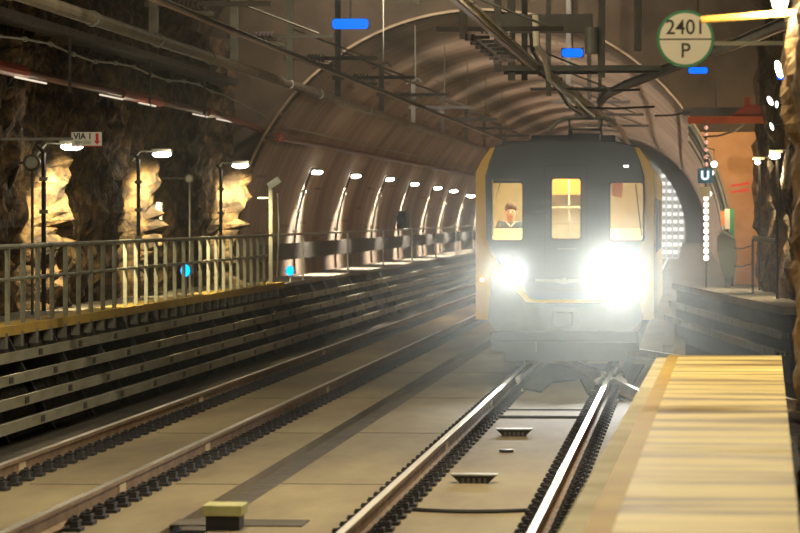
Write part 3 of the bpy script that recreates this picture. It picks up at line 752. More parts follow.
part('cord', lambda b: tube(b, [(at(706, 71), 71, zt(122, 71)), (at(706, 71), 71, .94)], .015, 6), 'cable', sl)
yy = 128
k = 0
while yy < 264:
    red = yy < 170
    if not (168 < yy < 198):
        part('bulb', lambda b: sphere(b, (at(706, 71), 70.97, zt(yy, 71)), .045 if red else .06, 10, 6), 'bead_red' if red else 'bead', sl, smooth=True)
    yy += 7.3 if red else 6.6
us = thing('letter_sign', 'small blue-framed sign with a pale U above the right walkway', 'sign', (at(705, 69), 69, 3.2))
ux, uz = at(705, 69), zt(176, 69)
part('frame', lambda b: plate(b, rrect(ux - .15, ux + .15, uz - .15, uz + .15, .02), [], 68.98, 69.02), 'sign_blue', us)
text_part('lettering', 'U', .24, 'usign', us, (ux, 68.97, uz), bold=.012)
part('lower_panel', lambda b: bx(b, ux - .12, ux + .10, 68.98, 69.02, uz - .42, uz - .22), mat('pale_panel', (.6, .6, .42), .5), us)
part('hanger', lambda b: (bx(b, ux - .01, ux + .01, 68.99, 69.01, uz - .25, uz - .15), tube(b, [(ux, 69.0, uz + .15), (ux, 69.0, zt(124, 71)), (ux, 71, zt(121, 71))], .012, 6)), 'steel_dark', us)
for (px, py, r_, lab) in ((714, 164.5, .07, 'bright round lamp right of the blue U sign'), (711, 173, .06, 'round lamp touching the corner of the blue U sign'), (709.5, 194, .05, 'small round lamp under the blue U sign')):
    t = thing('globe_lamp', lab, 'lamp', (at(px, 70), 70, zt(py, 70)), 'globe lamps by the U sign')
    part('globe', lambda b: sphere(b, (at(px, 70), 70, zt(py, 70)), r_, 12, 8), 'bead', t, smooth=True)
    part('stem', lambda b: tube(b, [(at(px, 70), 70.05, zt(py, 70)), (at(px, 70), 70.05, zt(py, 70) + .3), (at(706, 71), 71, zt(py, 70) + .35)], .012, 6), 'steel_dark', t)
# curved pipes following the lining on the right
for k, (Y, off) in enumerate(((76.2, .03), (78.5, .06), (81, .05), (84, .05), (88, .06), (93, .05))):
    t0, t1 = math.radians(-6), math.radians(34)
    pts = [(TX + (TR - off) * math.cos(t0 + (t1 - t0) * i / 14), Y, TZ + (TR - off) * math.sin(t0 + (t1 - t0) * i / 14)) for i in range(15)]
    bm = bmesh.new(); tube(bm, pts, .035, 6)
    tag(obj('curved_conduit', bm, ('galv', 'tray_dark', 'galv', 'tray_dark', 'alu', 'tray_dark')[k]), ord_[k] + ' curved conduit on the right lining, counting from the tunnel mouth', 'conduit', 'curved conduits on the right lining')
# cabinet and curved screen
cb = thing('notice_board', 'orange and white notice board at the right tunnel mouth', 'notice board', (at(725, 73), 73, 2))
part('orange_panel', lambda b: bx(b, at(720.5, 73), at(724.5, 73), 72.95, 73, zt(226, 73), zt(211, 73)), 'orange', cb)
part('white_panel', lambda b: bx(b, at(724.5, 73), at(729.5, 73), 72.95, 73, zt(229, 73), zt(209, 73)), 'white', cb)
part('green_panel', lambda b: bx(b, at(729.5, 73), at(733.5, 73), 72.95, 73, zt(240, 73), zt(209, 73)), 'sign_green', cb)
part('post', lambda b: bx(b, at(731, 73), at(733, 73), 73.0, 73.05, .93, zt(212, 73)), 'steel_dark', cb)
sc_ = thing('curved_screen', 'grey rounded screen panel standing below the notice board', 'screen', (at(725, 71.5), 71.5, .93))
part('panel', lambda b: plate(b, [(at(p, 71.5), zt(q, 71.5)) for p, q in ((717, 237), (722, 231), (730, 232), (735, 240), (737, 258), (734, 275), (728, 285), (721, 270), (717, 252))], [], 71.4, 71.5), 'glassy', sc_)
part('handle', lambda b: tube(b, [(at(718, 71.3), 71.3, zt(233, 71.3)), (at(722, 71.3), 71.3, zt(231, 71.3)), (at(733, 71.3), 71.3, zt(238, 71.3))], .03, 8), 'galv', sc_)
part('foot', lambda b: bx(b, at(724, 71.5), at(730, 71.5), 71.4, 71.6, .93, zt(275, 71.5)), 'steel_grey', sc_)
sh = thing('stub_handrail', 'short pale rail jutting out on the right below the lit rock', 'handrail', (at(752, 66), 66, .93))
part('rail', lambda b: tube(b, [(at(752, 66), 66, zt(238, 66)), (at(774, 66), 66, zt(241, 66))], .055, 8), 'galv', sh)
part('post', lambda b: bx(b, at(751, 66), at(753.5, 66), 65.95, 66.05, .93, zt(239, 66)), 'steel_dark', sh)
for q, lab in ((247, 'upper thin rope strung across the ochre wall'), (265, 'lower thin rope strung across the ochre wall')):
    bm = bmesh.new(); tube(bm, [(at(734, 71), 71, zt(q + 1, 71)), (at(742, 69), 69, zt(q + 1.5, 69)), (at(752, 66.1), 66.1, zt(q - 2, 66.1))], .014, 5); tag(obj('rope', bm, 'cable'), lab, 'rope')
for q, lab in ((187, 'upper red paint stroke on the ochre wall'), (193.5, 'lower red paint stroke on the ochre wall')):
    bm = bmesh.new(); Y = PY - .062
    plate(bm, [(at(731, Y), zt(q, Y)), (at(731, Y), zt(q - 2, Y)), (at(749, Y), zt(q - 5, Y)), (at(749, Y), zt(q - 2.5, Y))], [], Y - .004, Y)
    tag(obj('paint_stroke', bm, 'red_paint'), lab, 'paint mark')
t = thing('guy_wire', 'thin pale curved stay below the red beam', 'wire', (at(745, 70), 70, 4.2))
part('run', lambda b: tube(b, [(at(704, 71), 71, zt(137, 71)), (at(720, 70.6), 70.6, zt(136, 70.6)), (at(735, 70), 70, zt(131, 70)), (at(744, 70), 70, zt(124, 70))], .022, 6), 'galv', t)

# right wall lamps
for (px, py, Y, x_, lab) in ((757, 162.5, 69, 3.29, 'wall lamp on the right rock, nearer the ochre wall'), (774, 156, 62, 3.46, 'brighter wall lamp on the right rock, farther from the ochre wall')):
    x = at(px, Y); z = zt(py, Y)
    t = thing('wall_lamp', lab, 'wall lamp', (x, Y, z), 'wall lamps along the right side')
    part('lens', lambda b: sphere(b, (x, Y, z), 1, 14, 8, (.055 if px < 760 else .10, .10, .045 if px < 760 else .065)), 'lens', t, smooth=True)
    part('housing', lambda b: bx(b, x - .1, x + .14, Y - .1, Y + .1, z + .05, z + .1), 'steel_grey', t)
    part('bracket', lambda b: tube(b, [(x, Y, z + .09), (4.1, Y, z + .12)], .022, 6), 'steel_grey', t)
    part('conduit', lambda b: tube(b, [(x + .04, Y - .2, z - .05), (x + .04, Y - .2, .93)], .025, 6), 'black', t)
    light('SPOT', 'wall_lamp_light', (x, Y, z - .09), 420, (1, .78, .42), .05, spot=130, blend=.9, aim=(x + .35, Y + .1, 0))
    light('POINT', 'wall_lamp_glow', (x - .15, Y - .3, z - .05), 40, (1, .75, .4), .08)
light('SPOT', 'jamb_lamp_light', (at(712, 72), 72.0, zt(164, 72)), 260, (1, .7, .35), .08, spot=150, blend=1, aim=(3.2, 75, 3.2))

# near rock pillar with sign and lamps
def pil(u, v):
    a = u * 2 * PI; z = -.4 + v * 8.6
    cx, cy, rx_, ry = 4.02, 27.0, 1.22, 4.5
    ca, sa = math.cos(a), math.sin(a)
    k = (abs(ca) ** 3 + abs(sa) ** 3) ** (-1 / 3)
    p = Vector((cx + rx_ * ca * k, cy + ry * sa * k, z))
    n = rough(p * 1.5, .16) + .10 * (1 if z > 3.0 else 0) * math.sin(z * 2.3)
    return (p.x + ca * n, p.y + sa * n, z)
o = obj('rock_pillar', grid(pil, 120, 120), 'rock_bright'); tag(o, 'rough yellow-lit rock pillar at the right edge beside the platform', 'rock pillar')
ks = thing('kilometre_sign', 'round white sign with green rim reading 2401 over P', 'sign', (at(685, 29), 29, 3.9))
Y = 29.0; cx, cz, r_ = at(685.5, Y), zt(39.5, Y), 28.5 * Y / F
part('rim', lambda b: disc(b, (cx, Y, cz), r_, .03, 'y', 48), 'sign_green', ks)
part('face', lambda b: disc(b, (cx, Y - .018, cz), r_ * .90, .008, 'y', 48), 'sign_white', ks)
part('divider', lambda b: bx(b, cx - r_ * .9, cx + r_ * .9, Y - .028, Y - .022, cz - .010, cz + .002), 'ink', ks)
text_part('lettering', '2401', .175, 'ink', ks, (cx + .0, Y - .026, cz + .092), sx=.95, bold=.001)
text_part('lettering', 'P', .175, 'ink', ks, (cx - .0, Y - .026, cz - .105), sx=.95, bold=.001)
part('arm', lambda b: bx(b, cx + r_ * .8, 2.95, Y + .01, Y + .04, zt(46, Y), zt(42, Y)), 'steel_grey', ks)
pl = thing('pillar_lamp', 'glaring lamp on a lit yellow arm at the top right corner', 'lamp', (2.8, 26.5, 4))
Y = 26.5
part('arm', lambda b: tube(b, [(at(701, Y), Y, zt(20.5, Y)), (at(790, Y), Y, zt(14, Y)), (3.1, Y, zt(13, Y))], .028, 10), mat('arm_lit', (.8, .5, .12), .4), pl)  # the lamp's yellow light on the arm is put into its colour
part('lens', lambda b: sphere(b, (at(779, Y), Y - .02, zt(1, Y)), 1, 16, 10, (.06, .06, .095)), 'lens_hot', pl, smooth=True)
part('cap', lambda b: bx(b, at(772, Y), at(786, Y), Y - .05, Y + .05, zt(-14, Y), zt(-10, Y)), 'steel_grey', pl)
light('POINT', 'pillar_lamp_light', (at(775, Y), Y - .15, zt(8, Y)), 110, (1, .78, .4), .05)
for (px, py, Y, sx_, sz_, ang_, lab) in ((778, 70, 33, .03, .085, .25, 'white oval lamp below the top right lamp'), (769.5, 101.5, 40, .03, .06, .5, 'small white lamp left of the oval lamp\'s pole'),
                                   (783, 94, 36, .025, .05, .0, 'small white reflected glow under the oval lamp'), (776, 105, 38, .018, .04, .0, 'tiny white reflected glow between the small ones'), (771, 127, 40, .02, .05, .4, 'small dim reflected glow lowest of the right cluster')):
    x = at(px, Y); z = zt(py, Y)
    t = thing('oval_light', lab, 'lamp', (x, Y, z), 'oval lamps beside the right pillar')  # the small ones are reflected bokeh, put in as glowing ovals on stems
    bm = bmesh.new(); sphere(bm, (0, 0, 0), 1, 12, 8, (sx_, sx_, sz_)); bmesh.ops.transform(bm, matrix=Matrix.Translation((x, Y, z)) @ Matrix.Rotation(-ang_, 4, 'Y'), verts=bm.verts[:])
    obj('lens', bm, 'lens' if sz_ > .08 else 'bead', t, smooth=True)
    part('stem', lambda b: tube(b, [(x, Y + .03, z), (x + .25, Y + .3, z + .05), (4.1, Y + .6, z + .08)], .014, 6), 'steel_dark', t)

# station light grid
for i, px in enumerate((663.5, 669.5, 675.5, 681.5)):
    for j in range(12):
        py = 176 + j * 7.6
        if px > 667 and py < 168 + (px - 658) * 1.2: continue
        Y = 215.8
        bm = bmesh.new(); bx(bm, at(px - 2, Y), at(px + 2, Y), Y - .02, Y + .25, zt(py + 1.7, Y), zt(py - 1.7, Y))
        tag(obj('station_lamp', bm, 'panel_glow'), 'small bright lamp in the grid of station lights right of the train', 'lamp', 'grid of station lights')
bm = bmesh.new()
for px in (660.5, 666.5, 672.5, 678.5, 684.5): bx(bm, at(px - .5, 215.6), at(px + .5, 215.6), 215.5, 215.6, -.2, 6)
tag(obj('station_screen', bm, 'white'), 'pale upright mullions of the screen holding the station lights', 'screen')
light('AREA', 'station_light', (-2, 208, 7.3), 900, (1, .97, .9), 6, rot=(0, 0, 0))

# ------------------------------------------------------------------ the train
TY = 53.2; TL = 17.0
tn = thing('metro_train', 'oncoming metro train with dark front, yellow edges and glaring headlights', 'train', (0, TY, 0))
SIL = [(-1.38, .80), (-1.38, 3.08), (-1.30, 3.25), (-1.15, 3.46), (-.8, 3.53), (-.3, 3.57), (.3, 3.57), (.8, 3.53), (1.15, 3.46), (1.30, 3.25), (1.38, 3.08), (1.38, .80)]
MASK = [(-1.21, 2.05), (-1.23, 3.02), (-1.17, 3.24), (-1.08, 3.475), (-.8, 3.53), (-.3, 3.57), (.3, 3.57), (.8, 3.53), (1.08, 3.475), (1.17, 3.24), (1.23, 3.02), (1.21, 2.05),
        (1.15, 1.84), (1.0, 1.66), (.78, 1.44), (.66, 1.30), (.55, 1.14), (.46, 1.11), (-.46, 1.11), (-.55, 1.14), (-.66, 1.30), (-.78, 1.44), (-1.0, 1.66), (-1.15, 1.84)]
def px2x(px): return at(px, TY)
WL = rrect(px2x(492.5), px2x(523), zt(240, TY), zt(183, TY), .04)
WC = rrect(px2x(552.5), px2x(581), zt(238.5, TY), zt(179, TY), .04)
WR = rrect(px2x(611), px2x(643), zt(240, TY), zt(183, TY), .04)
part('face_mask', lambda b: plate(b, MASK, [WL, WC, WR], TY - .03, TY + .03), 'train_dark', tn)
# yellow surround: strips between silhouette and mask
def surround(b):
    L_ = [(-1.38, .80), (-1.38, 3.08), (-1.30, 3.25), (-1.15, 3.46), (-1.08, 3.475), (-1.17, 3.24), (-1.23, 3.02), (-1.21, 2.05), (-1.15, 1.84), (-1.0, 1.66), (-.78, 1.44), (-.66, 1.30), (-.55, 1.14), (-.46, 1.11), (-.46, 1.06), (-.60, 1.07), (-.74, 1.22), (-.86, 1.38), (-1.12, 1.56), (-1.2, .80)]
    plate(b, L_, [], TY, TY + .06)
    plate(b, [(-x, z) for x, z in L_], [], TY, TY + .06)
    plate(b, [(-.46, 1.06), (-.46, 1.11), (.46, 1.11), (.46, 1.06)], [], TY, TY + .06)
part('yellow_surround', surround, 'train_yellow', tn)
def lower(b):
    plate(b, [(-1.2, .80), (-1.12, 1.56), (-.86, 1.38), (-.74, 1.22), (-.60, 1.07), (-.46, 1.06), (.46, 1.06), (.60, 1.07), (.74, 1.22), (.86, 1.38), (1.12, 1.56), (1.2, .80), (1.0, .55), (-1.0, .55)], [], TY + .01, TY + .07)
part('lower_front', lower, 'train_grey', tn)
def shell(b):
    inn = [(x * .955, .86 if z < 1 else z - (.05 if abs(x) < 1.2 else .02)) for x, z in SIL]
    for i in range(len(SIL) - 1):
        prism(b, [SIL[i], SIL[i + 1], inn[i + 1], inn[i]], 'y', TY + .06, TY + TL)
part('body_shell', shell, 'train_yellow', tn)
part('roof', lambda b: prism(b, [(-1.12, 3.48), (-.8, 3.54), (0, 3.58), (.8, 3.54), (1.12, 3.48), (.8, 3.56), (0, 3.61), (-.8, 3.56)], 'y', TY + .02, TY + TL), 'train_black', tn)
part('floor_pan', lambda b: bx(b, -1.32, 1.32, TY + .08, TY + TL, .86, 1.02), 'train_black', tn)
part('rear_end', lambda b: prism(b, [(x * .99, z) for x, z in SIL], 'y', TY + TL - .1, TY + TL + .02), 'train_dark', tn)
for s in (-1, 1):
    for yy in (TY + 3, TY + 8, TY + 13):
        dr = part('door', lambda b: bx(b, s * 1.34, s * 1.381, yy, yy + 1.3, 1.0, 2.95), 'train_yellow', tn)
        part('door_window', lambda b: (bx(b, s * 1.37, s * 1.383, yy + .1, yy + .58, 1.8, 2.7), bx(b, s * 1.37, s * 1.383, yy + .72, yy + 1.2, 1.8, 2.7)), 'train_black', dr)
    for yy in (TY + 4.8, TY + 9.8):
        part('side_window', lambda b: bx(b, s * 1.35, s * 1.382, yy, yy + 2.6, 1.8, 2.7), 'train_black', tn)
for nm, w, lab in (('WL', WL, 'left front window showing the driver'), ('WC', WC, 'centre front window in the emergency door'), ('WR', WR, 'right front window')):
    o = part('windscreen', lambda b: plate(b, w, [], TY - .005, TY + .005), 'glass', tn); o['label'] = lab
    xs = [p[0] for p in w]; zs = [p[1] for p in w]; m0 = .03
    part('window_frame', lambda b: plate(b, rrect(min(xs) - m0, max(xs) + m0, min(zs) - m0, max(zs) + m0, .06), [w], TY - .045, TY - .03), 'train_black', o)
# front door seam, handrails, wipers
part('door_seam', lambda b: plate(b, rrect(px2x(545), px2x(588), 1.25, 3.2, .05), [rrect(px2x(546), px2x(587), 1.27, 3.18, .05)], TY - .034, TY - .03), 'train_black', tn)
wp = part('wiper', lambda b: (tube(b, [(px2x(493.5), TY - .06, 2.1), (px2x(493), TY - .06, 2.97)], .014, 6), tube(b, [(px2x(495), TY - .06, 2.6), (px2x(501), TY - .06, 2.92)], .008, 6)), 'cream', tn)
part('wiper', lambda b: tube(b, [(px2x(642), TY - .06, 2.1), (px2x(636), TY - .06, 2.9)], .01, 6), 'train_black', tn)
part('visor_strip', lambda b: bx(b, px2x(494), px2x(520), TY - .055, TY - .03, zt(180.5, TY), zt(179, TY)), 'train_grey', tn)
part('marker_light', lambda b: bx(b, px2x(624), px2x(629), TY - .05, TY - .03, zt(167.5, TY), zt(165.2, TY)), 'bead', tn)
part('number_strip', lambda b: bx(b, px2x(558), px2x(577), TY - .036, TY - .03, zt(249.5, TY), zt(248, TY)), 'train_grey', tn)
def emb(b):
    plate(b, [(px2x(536), zt(279, TY)), (px2x(550), zt(279.5, TY)), (px2x(560), zt(279, TY)), (px2x(565), zt(281, TY)), (px2x(570), zt(279, TY)), (px2x(580), zt(279.5, TY)), (px2x(594), zt(279, TY)),
              (px2x(594), zt(281.2, TY)), (px2x(575), zt(282, TY)), (px2x(565), zt(284.5, TY)), (px2x(555), zt(282, TY)), (px2x(536), zt(281.2, TY))][::-1], [], TY - .05, TY - .03)
    disc(b, (px2x(565), TY - .055, zt(279.5, TY)), .035, .02, 'y', 12)
part('emblem', emb, 'galv', tn)
for s in (-1, 1):
    hx = s * .81; hz = zt(268, TY)
    h = part('headlight_housing', lambda b: plate(b, rrect(hx - .17, hx + .17, hz - .11, hz + .11, .08), [], TY - .06, TY + .0), 'train_black', tn)
    h['label'] = 'headlight on the ' + ('left' if s < 0 else 'right') + ' of the front'
    part('headlight_lens', lambda b: disc(b, (hx, TY - .07, hz), .085, .02, 'y', 24), 'headlens', h)
for s in (-1, 1):
    part('round_light', lambda b: disc(b, (s * 1.28, TY - .02, zt(280, TY)), .03, .05, 'y', 12), 'bead', tn)
# coupler, bumper, skirts, bogies
def coup(b):
    plate(b, rrect(-.22, .22, .66, 1.0, .08), [rrect(-.18, .18, .70, .96, .06)], TY - .12, TY + .02)
    bx(b, -.12, .12, TY - .35, TY - .05, .72, .92)
part('coupler', coup, 'train_grey', tn)
part('bumper', lambda b: bx(b, -1.15, 1.15, TY - .02, TY + .3, .45, .62), 'train_black', tn, bevel=.03)
part('skirt', lambda b: (bx(b, -1.15, -.45, TY + .05, TY + .3, .30, .5), bx(b, .45, 1.15, TY + .05, TY + .3, .30, .5), bx(b, -.95, .95, TY + .3, TY + .36, .15, .5)), 'train_black', tn)
for yb in (TY + 2.6, TY + 13.6):
    bg = part('bogie_frame', lambda b: (bx(b, -1.05, -.9, yb - 1.5, yb + 1.5, .4, .65), bx(b, .9, 1.05, yb - 1.5, yb + 1.5, .4, .65), bx(b, -1, 1, yb - .25, yb + .25, .4, .65), bx(b, -.6, .6, yb - .5, yb + .5, .65, .87)), 'train_black', tn)
    for dy in (-1.05, 1.05):
        part('axle', lambda b: tube(b, [(-1, yb + dy, .42), (1, yb + dy, .42)], .07, 10), 'train_grey', bg)
        for s in (-1, 1):
            part('wheel', lambda b: disc(b, (s * .75, yb + dy, .424), .42, .13, 'x', 28), 'iron', bg)
# roof gear and pantograph
def roofbox(b):
    bx(b, .1, .5, TY + 1.5, TY + 2.2, 3.58, 3.72); bx(b, -.7, .7, TY + 4, TY + 8, 3.57, 3.75); bx(b, -.02, .02, TY + 3, TY + 3.05, 3.58, 3.8)
part('roof_equipment', roofbox, 'train_black', tn)
part('horn', lambda b: (bx(b, px2x(502) , px2x(506), TY + .3, TY + .5, 3.52, 3.62)), 'train_black', tn)
py_ = TY + 14.3
pg = part('pantograph', lambda b: (tube(b, [(-.45, py_ + 1.2, 3.7), (-.4, py_ - .4, 4.1), (-.42, py_, 4.30)], .03, 6), tube(b, [(.25, py_ + 1.2, 3.7), (.2, py_ - .4, 4.1), (.22, py_, 4.30)], .03, 6), tube(b, [(-.4, py_ - .4, 4.1), (.2, py_ - .4, 4.1)], .025, 6), bx(b, -.6, .4, py_ + 1.0, py_ + 1.4, 3.58, 3.7)), 'steel_dark', tn)
part('contact_bow', lambda b: tube(b, [(-.80, py_, 4.10), (-.66, py_, 4.26), (-.48, py_, 4.33), (.26, py_, 4.33), (.40, py_, 4.28), (.5, py_, 4.18)], .04, 6), 'galv', pg)
# cab interior
part('cab_wall', lambda b: bx(b, -1.28, 1.28, TY + 2.4, TY + 2.45, 1.02, 3.4), 'interior', tn)
zd = zt(228.5, TY)
dk = [(TY + .12, 1.02), (TY + .75, 1.02), (TY + .75, zd - .01), (TY + .5, zd), (TY + .12, zd - .28)]
part('driver_desk', lambda b: (prism(b, dk, 'x', -1.25, -.30), prism(b, dk, 'x', .50, 1.25)), 'cream', tn)
part('cab_door_panel', lambda b: (bx(b, -.26, .30, TY + 1.9, TY + 1.95, 2.75, 3.3), ), 'orange', tn)
part('cab_door_bars', lambda b: (bx(b, -.26, .3, TY + 1.5, TY + 1.53, 2.53, 2.56), bx(b, -.26, .3, TY + 1.5, TY + 1.53, 2.27, 2.30), bx(b, .0, .03, TY + 1.5, TY + 1.53, 1.02, 3.3)), 'interior', tn)
part('cab_blind', lambda b: prism(b, [(.72, 3.1), (.90, 3.1), (.88, 2.68), (.72, 2.72)], 'y', TY + .5, TY + .53), 'orange', tn)
def curtain(b):
    for k in range(9): bx(b, .86 + k * .045, .885 + k * .045, TY + .9, TY + .93, 1.4, 3.2)
part('cab_curtain', curtain, 'interior', tn)
part('cab_lamp', lambda b: bx(b, -.8, .8, TY + 1.1, TY + 1.4, 3.36, 3.4), 'cab_lamp', tn)
part('driver_seat', lambda b: (bx(b, -1.12, -.64, TY + 1.35, TY + 1.45, 1.5, 2.3), bx(b, -1.12, -.64, TY + .95, TY + 1.4, 1.42, 1.52), bx(b, -.93, -.83, TY + 1.1, TY + 1.25, 1.02, 1.42)), 'train_black', tn)
light('AREA', 'cab_light', (0, TY + 1.0, 3.34), 120, (1, .86, .55), 1.2, rot=(0, 0, 0))

# driver
dx, dy, dz = at(511.5, TY + 1.0), TY + 1.05, 1.78
dv = bpy.data.objects.new('person', None); C.objects.link(dv); dv.location = (dx, dy, dz - .5); WORLD[dv] = Matrix.Translation(dv.location)
tag(dv, 'train driver in a dark blue shirt seated behind the left front window', 'person')
def skin_mesh(name, pts, edges, rad, m, sub=2, parent=dv):
    me = bpy.data.meshes.new(name); me.from_pydata([tuple(Vector(p) - dv.location) for p in pts], edges, [])
    o = bpy.data.objects.new(name, me); C.objects.link(o); o.parent = parent
    WORLD[o] = WORLD[dv]
    sk = o.modifiers.new('skin', 'SKIN')
    for i, v in enumerate(me.skin_vertices[0].data):
        r = rad[i]; v.radius = (r, r) if isinstance(r, (int, float)) else r; v.use_root = (i == 0)
    sb = o.modifiers.new('sub', 'SUBSURF'); sb.levels = sb.render_levels = sub
    me.materials.append(M[m]); return o
x, y, z = dx, dy, dz
P_ = [(x, y, z), (x, y, z + .2), (x, y - .02, z + .42), (x, y - .03, z + .515), (x, y - .05, z + .565), (x, y - .09, z + .645), (x, y - .08, z + .74),
      (x - .17, y - .02, z + .50), (x - .22, y - .12, z + .26), (x - .16, y - .36, z + .30), (x - .13, y - .44, z + .31),
      (x + .17, y - .02, z + .50), (x + .22, y - .12, z + .26), (x + .16, y - .36, z + .30), (x + .13, y - .44, z + .31),
      (x - .1, y - .42, z), (x - .1, y - .46, z - .42), (x - .1, y - .56, z - .46), (x + .1, y - .42, z), (x + .1, y - .46, z - .42), (x + .1, y - .56, z - .46)]
E_ = [(0, 1), (1, 2), (2, 3), (3, 4), (4, 5), (5, 6), (2, 7), (7, 8), (8, 9), (9, 10), (2, 11), (11, 12), (12, 13), (13, 14), (0, 15), (15, 16), (16, 17), (0, 18), (18, 19), (19, 20)]
R_ = [.15, .14, (.15, .11), .06, .055, .088, .085, .065, .047, .034, .028, .065, .047, .034, .028, .075, .05, .04, .075, .05, .04]
skin_mesh('body', P_, E_, R_, 'skin')
# shirt over torso and sleeves
shp = [P_[0], P_[1], P_[2], (x, y - .03, z + .50), P_[7], P_[8], ((P_[8][0] + P_[9][0]) / 2, (P_[8][1] + P_[9][1]) / 2, z + .285), P_[11], P_[12], ((P_[12][0] + P_[13][0]) / 2, (P_[12][1] + P_[13][1]) / 2, z + .285)]
skin_mesh('shirt', shp, [(0, 1), (1, 2), (2, 3), (2, 4), (4, 5), (5, 6), (2, 7), (7, 8), (8, 9)], [.17, .16, (.175, .13), .075, .082, .062, .055, .082, .062, .055], 'shirt')
skin_mesh('collar', [(x - .075, y - .11, z + .54), (x, y - .15, z + .45), (x + .075, y - .11, z + .54)], [(0, 1), (1, 2)], [.016] * 3, 'collar', 1)
bm = bmesh.new(); sphere(bm, (x, y - .045, z + .75), 1, 16, 12, (.098, .105, .095))
for v in bm.verts:
    if v.co.y < y - .10 and v.co.z < z + .755: v.co.y = y - .085
    v.co += Vector((random.uniform(-.006, .006), random.uniform(-.006, .006), random.uniform(-.006, .006)))
obj('hair', bm, 'hair', dv, smooth=True)
bm = bmesh.new()
for s in (-1, 1): sphere(bm, (x + s * .033, y - .168, z + .695), .011, 8, 6)
obj('eyes', bm, 'ink', dv)
bm = bmesh.new(); prism(bm, [(y - .16, z + .695), (y - .205, z + .65), (y - .165, z + .642)], 'x', x - .014, x + .014); obj('nose', bm, 'skin', dv, smooth=True)
bm = bmesh.new(); bx(bm, x - .026, x + .026, y - .178, y - .165, z + .607, z + .616); obj('mouth', bm, mat('lips', (.4, .12, .1), .6), dv)
bm = bmesh.new()
for s in (-1, 1): sphere(bm, (x + s * .09, y - .075, z + .675), 1, 8, 6, (.014, .03, .036))
obj('ears', bm, 'skin', dv, smooth=True)
# hands
for s, wi in ((-1, 10), (1, 14)):
    wx_, wy, wz = P_[wi]
    pts = [(wx_, wy, wz), (wx_, wy - .05, wz + .005)]; ed = [(0, 1)]; rd = [.026, .032]
    for k, L_ in enumerate((.055, .065, .06, .048)):
        bx_ = wx_ + (-.03 + k * .02); i0 = len(pts)
        pts += [(bx_, wy - .085, wz + .006), (bx_, wy - .085 - L_ * .5, wz - .002), (bx_, wy - .085 - L_ * .85, wz - .02)]
        ed += [(1, i0), (i0, i0 + 1), (i0 + 1, i0 + 2)]; rd += [.010, .009, .008]
    i0 = len(pts); pts += [(wx_ - s * .035, wy - .05, wz), (wx_ - s * .055, wy - .085, wz - .005)]; ed += [(0, i0), (i0, i0 + 1)]; rd += [.011, .009]
    skin_mesh('hand', pts, ed, rd, 'skin', 1)

# headlights throw real beams
hz = zt(268, TY)
light('SPOT', 'headlight_beam', (-.81, TY - .16, hz), 680, (1, 1, .94), .07, spot=34, blend=.9, aim=(-.4, 20, -.9))
light('SPOT', 'headlight_beam', (.81, TY - .16, hz), 1900, (1, 1, .94), .07, spot=34, blend=.9, aim=(1.4, 20, -.9))

# tunnel haze
bm = bmesh.new(); bx(bm, -6.0, 3.2, 41, TY - .1, -.15, 6.0)
hm = bpy.data.materials.new('haze'); hm.use_nodes = True; hm.node_tree.nodes.clear()
vn = hm.node_tree.nodes.new('ShaderNodeVolumeScatter'); vn.inputs['Density'].default_value = .010; vn.inputs['Anisotropy'].default_value = .78
vn.inputs['Color'].default_value = (.95, 1, .95, 1)
vo = hm.node_tree.nodes.new('ShaderNodeOutputMaterial'); hm.node_tree.links.new(vn.outputs[0], vo.inputs['Volume'])
hz_o = obj('haze', bm, hm); tag(hz_o, 'thin haze in the tunnel lit by the train headlights', 'haze', kind='stuff')

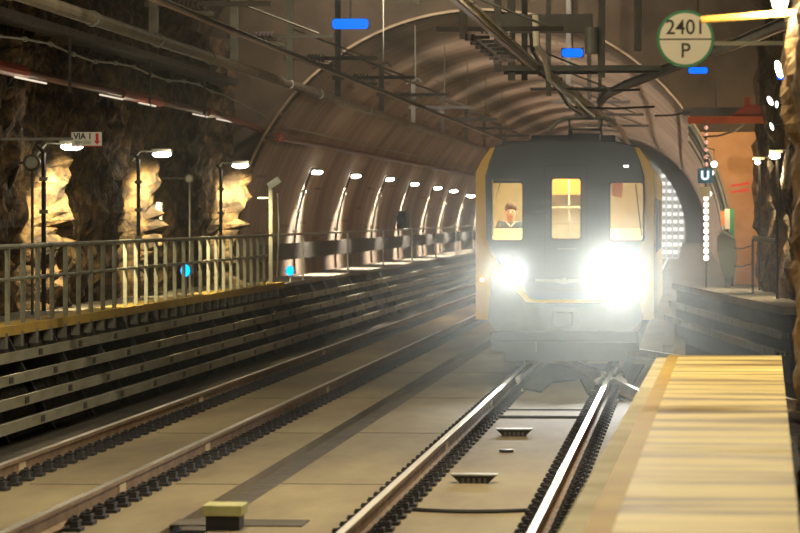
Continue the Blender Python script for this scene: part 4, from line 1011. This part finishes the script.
# unseen fill luminaires above the picture, added to brighten tracks and platform
for i, (x, y, p) in enumerate(((-2.2, 30, 400), (-1.8, 45, 300), (-2, 62, 130), (-2.5, 14, 500), (1.6, 21, 110), (1.8, 33, 620))):
    zc = 7.6
    t = thing('fill_luminaire', 'added fill luminaire above the picture, ' + ('over the nearer track slab', 'over the middle of the tracks', 'before the portal', 'nearest the viewer', 'over the near platform', 'over the far platform end')[i], 'fill lamp', (x, y, zc), 'added fill luminaires')
    part('housing', lambda b: bx(b, x - .6, x + .6, y - .12, y + .12, zc, zc + .12), 'steel_grey', t)
    part('diffuser', lambda b: bx(b, x - .55, x + .55, y - .09, y + .09, zc - .03, zc), 'bead', t)
    part('rod', lambda b: (tube(b, [(x - .4, y, zc + .1), (x - .4, y, 9.2)], .012, 5), tube(b, [(x + .4, y, zc + .1), (x + .4, y, 9.2)], .012, 5)), 'steel_dark', t)
    o = light('AREA', 'luminaire_fill', (x, y, zc - .06), p, (1, .86, .58), 1.1, rot=(0, 0, 0)); o.data.shape = 'RECTANGLE'; o.data.size_y = .18
for x, lab in ((-4.6, 'added fill lamp under the cavern roof aimed into the vault, left one'), (-.9, 'added fill lamp under the cavern roof aimed into the vault, right one')):
    t = thing('fill_floodlight', lab, 'fill_floodlight', (x, 66, 7.5), 'added fill floodlights before the portal')  # unseen pair added to brighten the vault near the tunnel mouth
    rt = Matrix.Translation((x, 66, 7.5)) @ Matrix.Rotation(math.radians(-8), 4, 'X')
    part('case', lambda b: bx(b, -.25, .25, -.15, 0, -.18, .18, rt), 'steel_grey', t)
    part('lens', lambda b: bx(b, -.22, .22, 0, .01, -.15, .15, rt), 'bead', t)
    part('arm', lambda b: tube(b, [(x, 65.95, 7.6), (x, 65.95, 9.0)], .025, 6), 'steel_dark', t)
    light('SPOT', 'fill_flood_beam', (x, 66.1, 7.5), 2300, (1, .85, .68), .12, spot=80, blend=.8, aim=(x * .6 - 1.2, 90, 5.6))

# world, camera, view
w = bpy.data.worlds.new('world'); S.world = w; w.use_nodes = True
w.node_tree.nodes['Background'].inputs[0].default_value = (1, .85, .65, 1); w.node_tree.nodes['Background'].inputs[1].default_value = .05
cam = bpy.data.cameras.new('camera'); co = bpy.data.objects.new('camera', cam); C.objects.link(co)
co.location = (CAMX, 0, CAMZ); co.rotation_euler = (PI / 2, 0, math.atan(.084))
cam.sensor_width = 36; cam.lens = 36 * F / 800; cam.shift_y = -(266.5 - 217) / 800; cam.clip_end = 500
cam.dof.use_dof = True; cam.dof.focus_distance = 48; cam.dof.aperture_fstop = 4.0
S.camera = co
S.view_settings.view_transform = 'Standard'; S.view_settings.look = 'None'; S.view_settings.exposure = 0.15; S.view_settings.gamma = 1; S.view_settings.use_curve_mapping = False
S.cycles.use_denoising = True; S.cycles.max_bounces = 6; S.cycles.diffuse_bounces = 4; S.cycles.glossy_bounces = 3; S.cycles.volume_bounces = 0
S.cycles.transparent_max_bounces = 12; S.cycles.sample_clamp_indirect = 4
S.cycles.volume_step_rate = 4
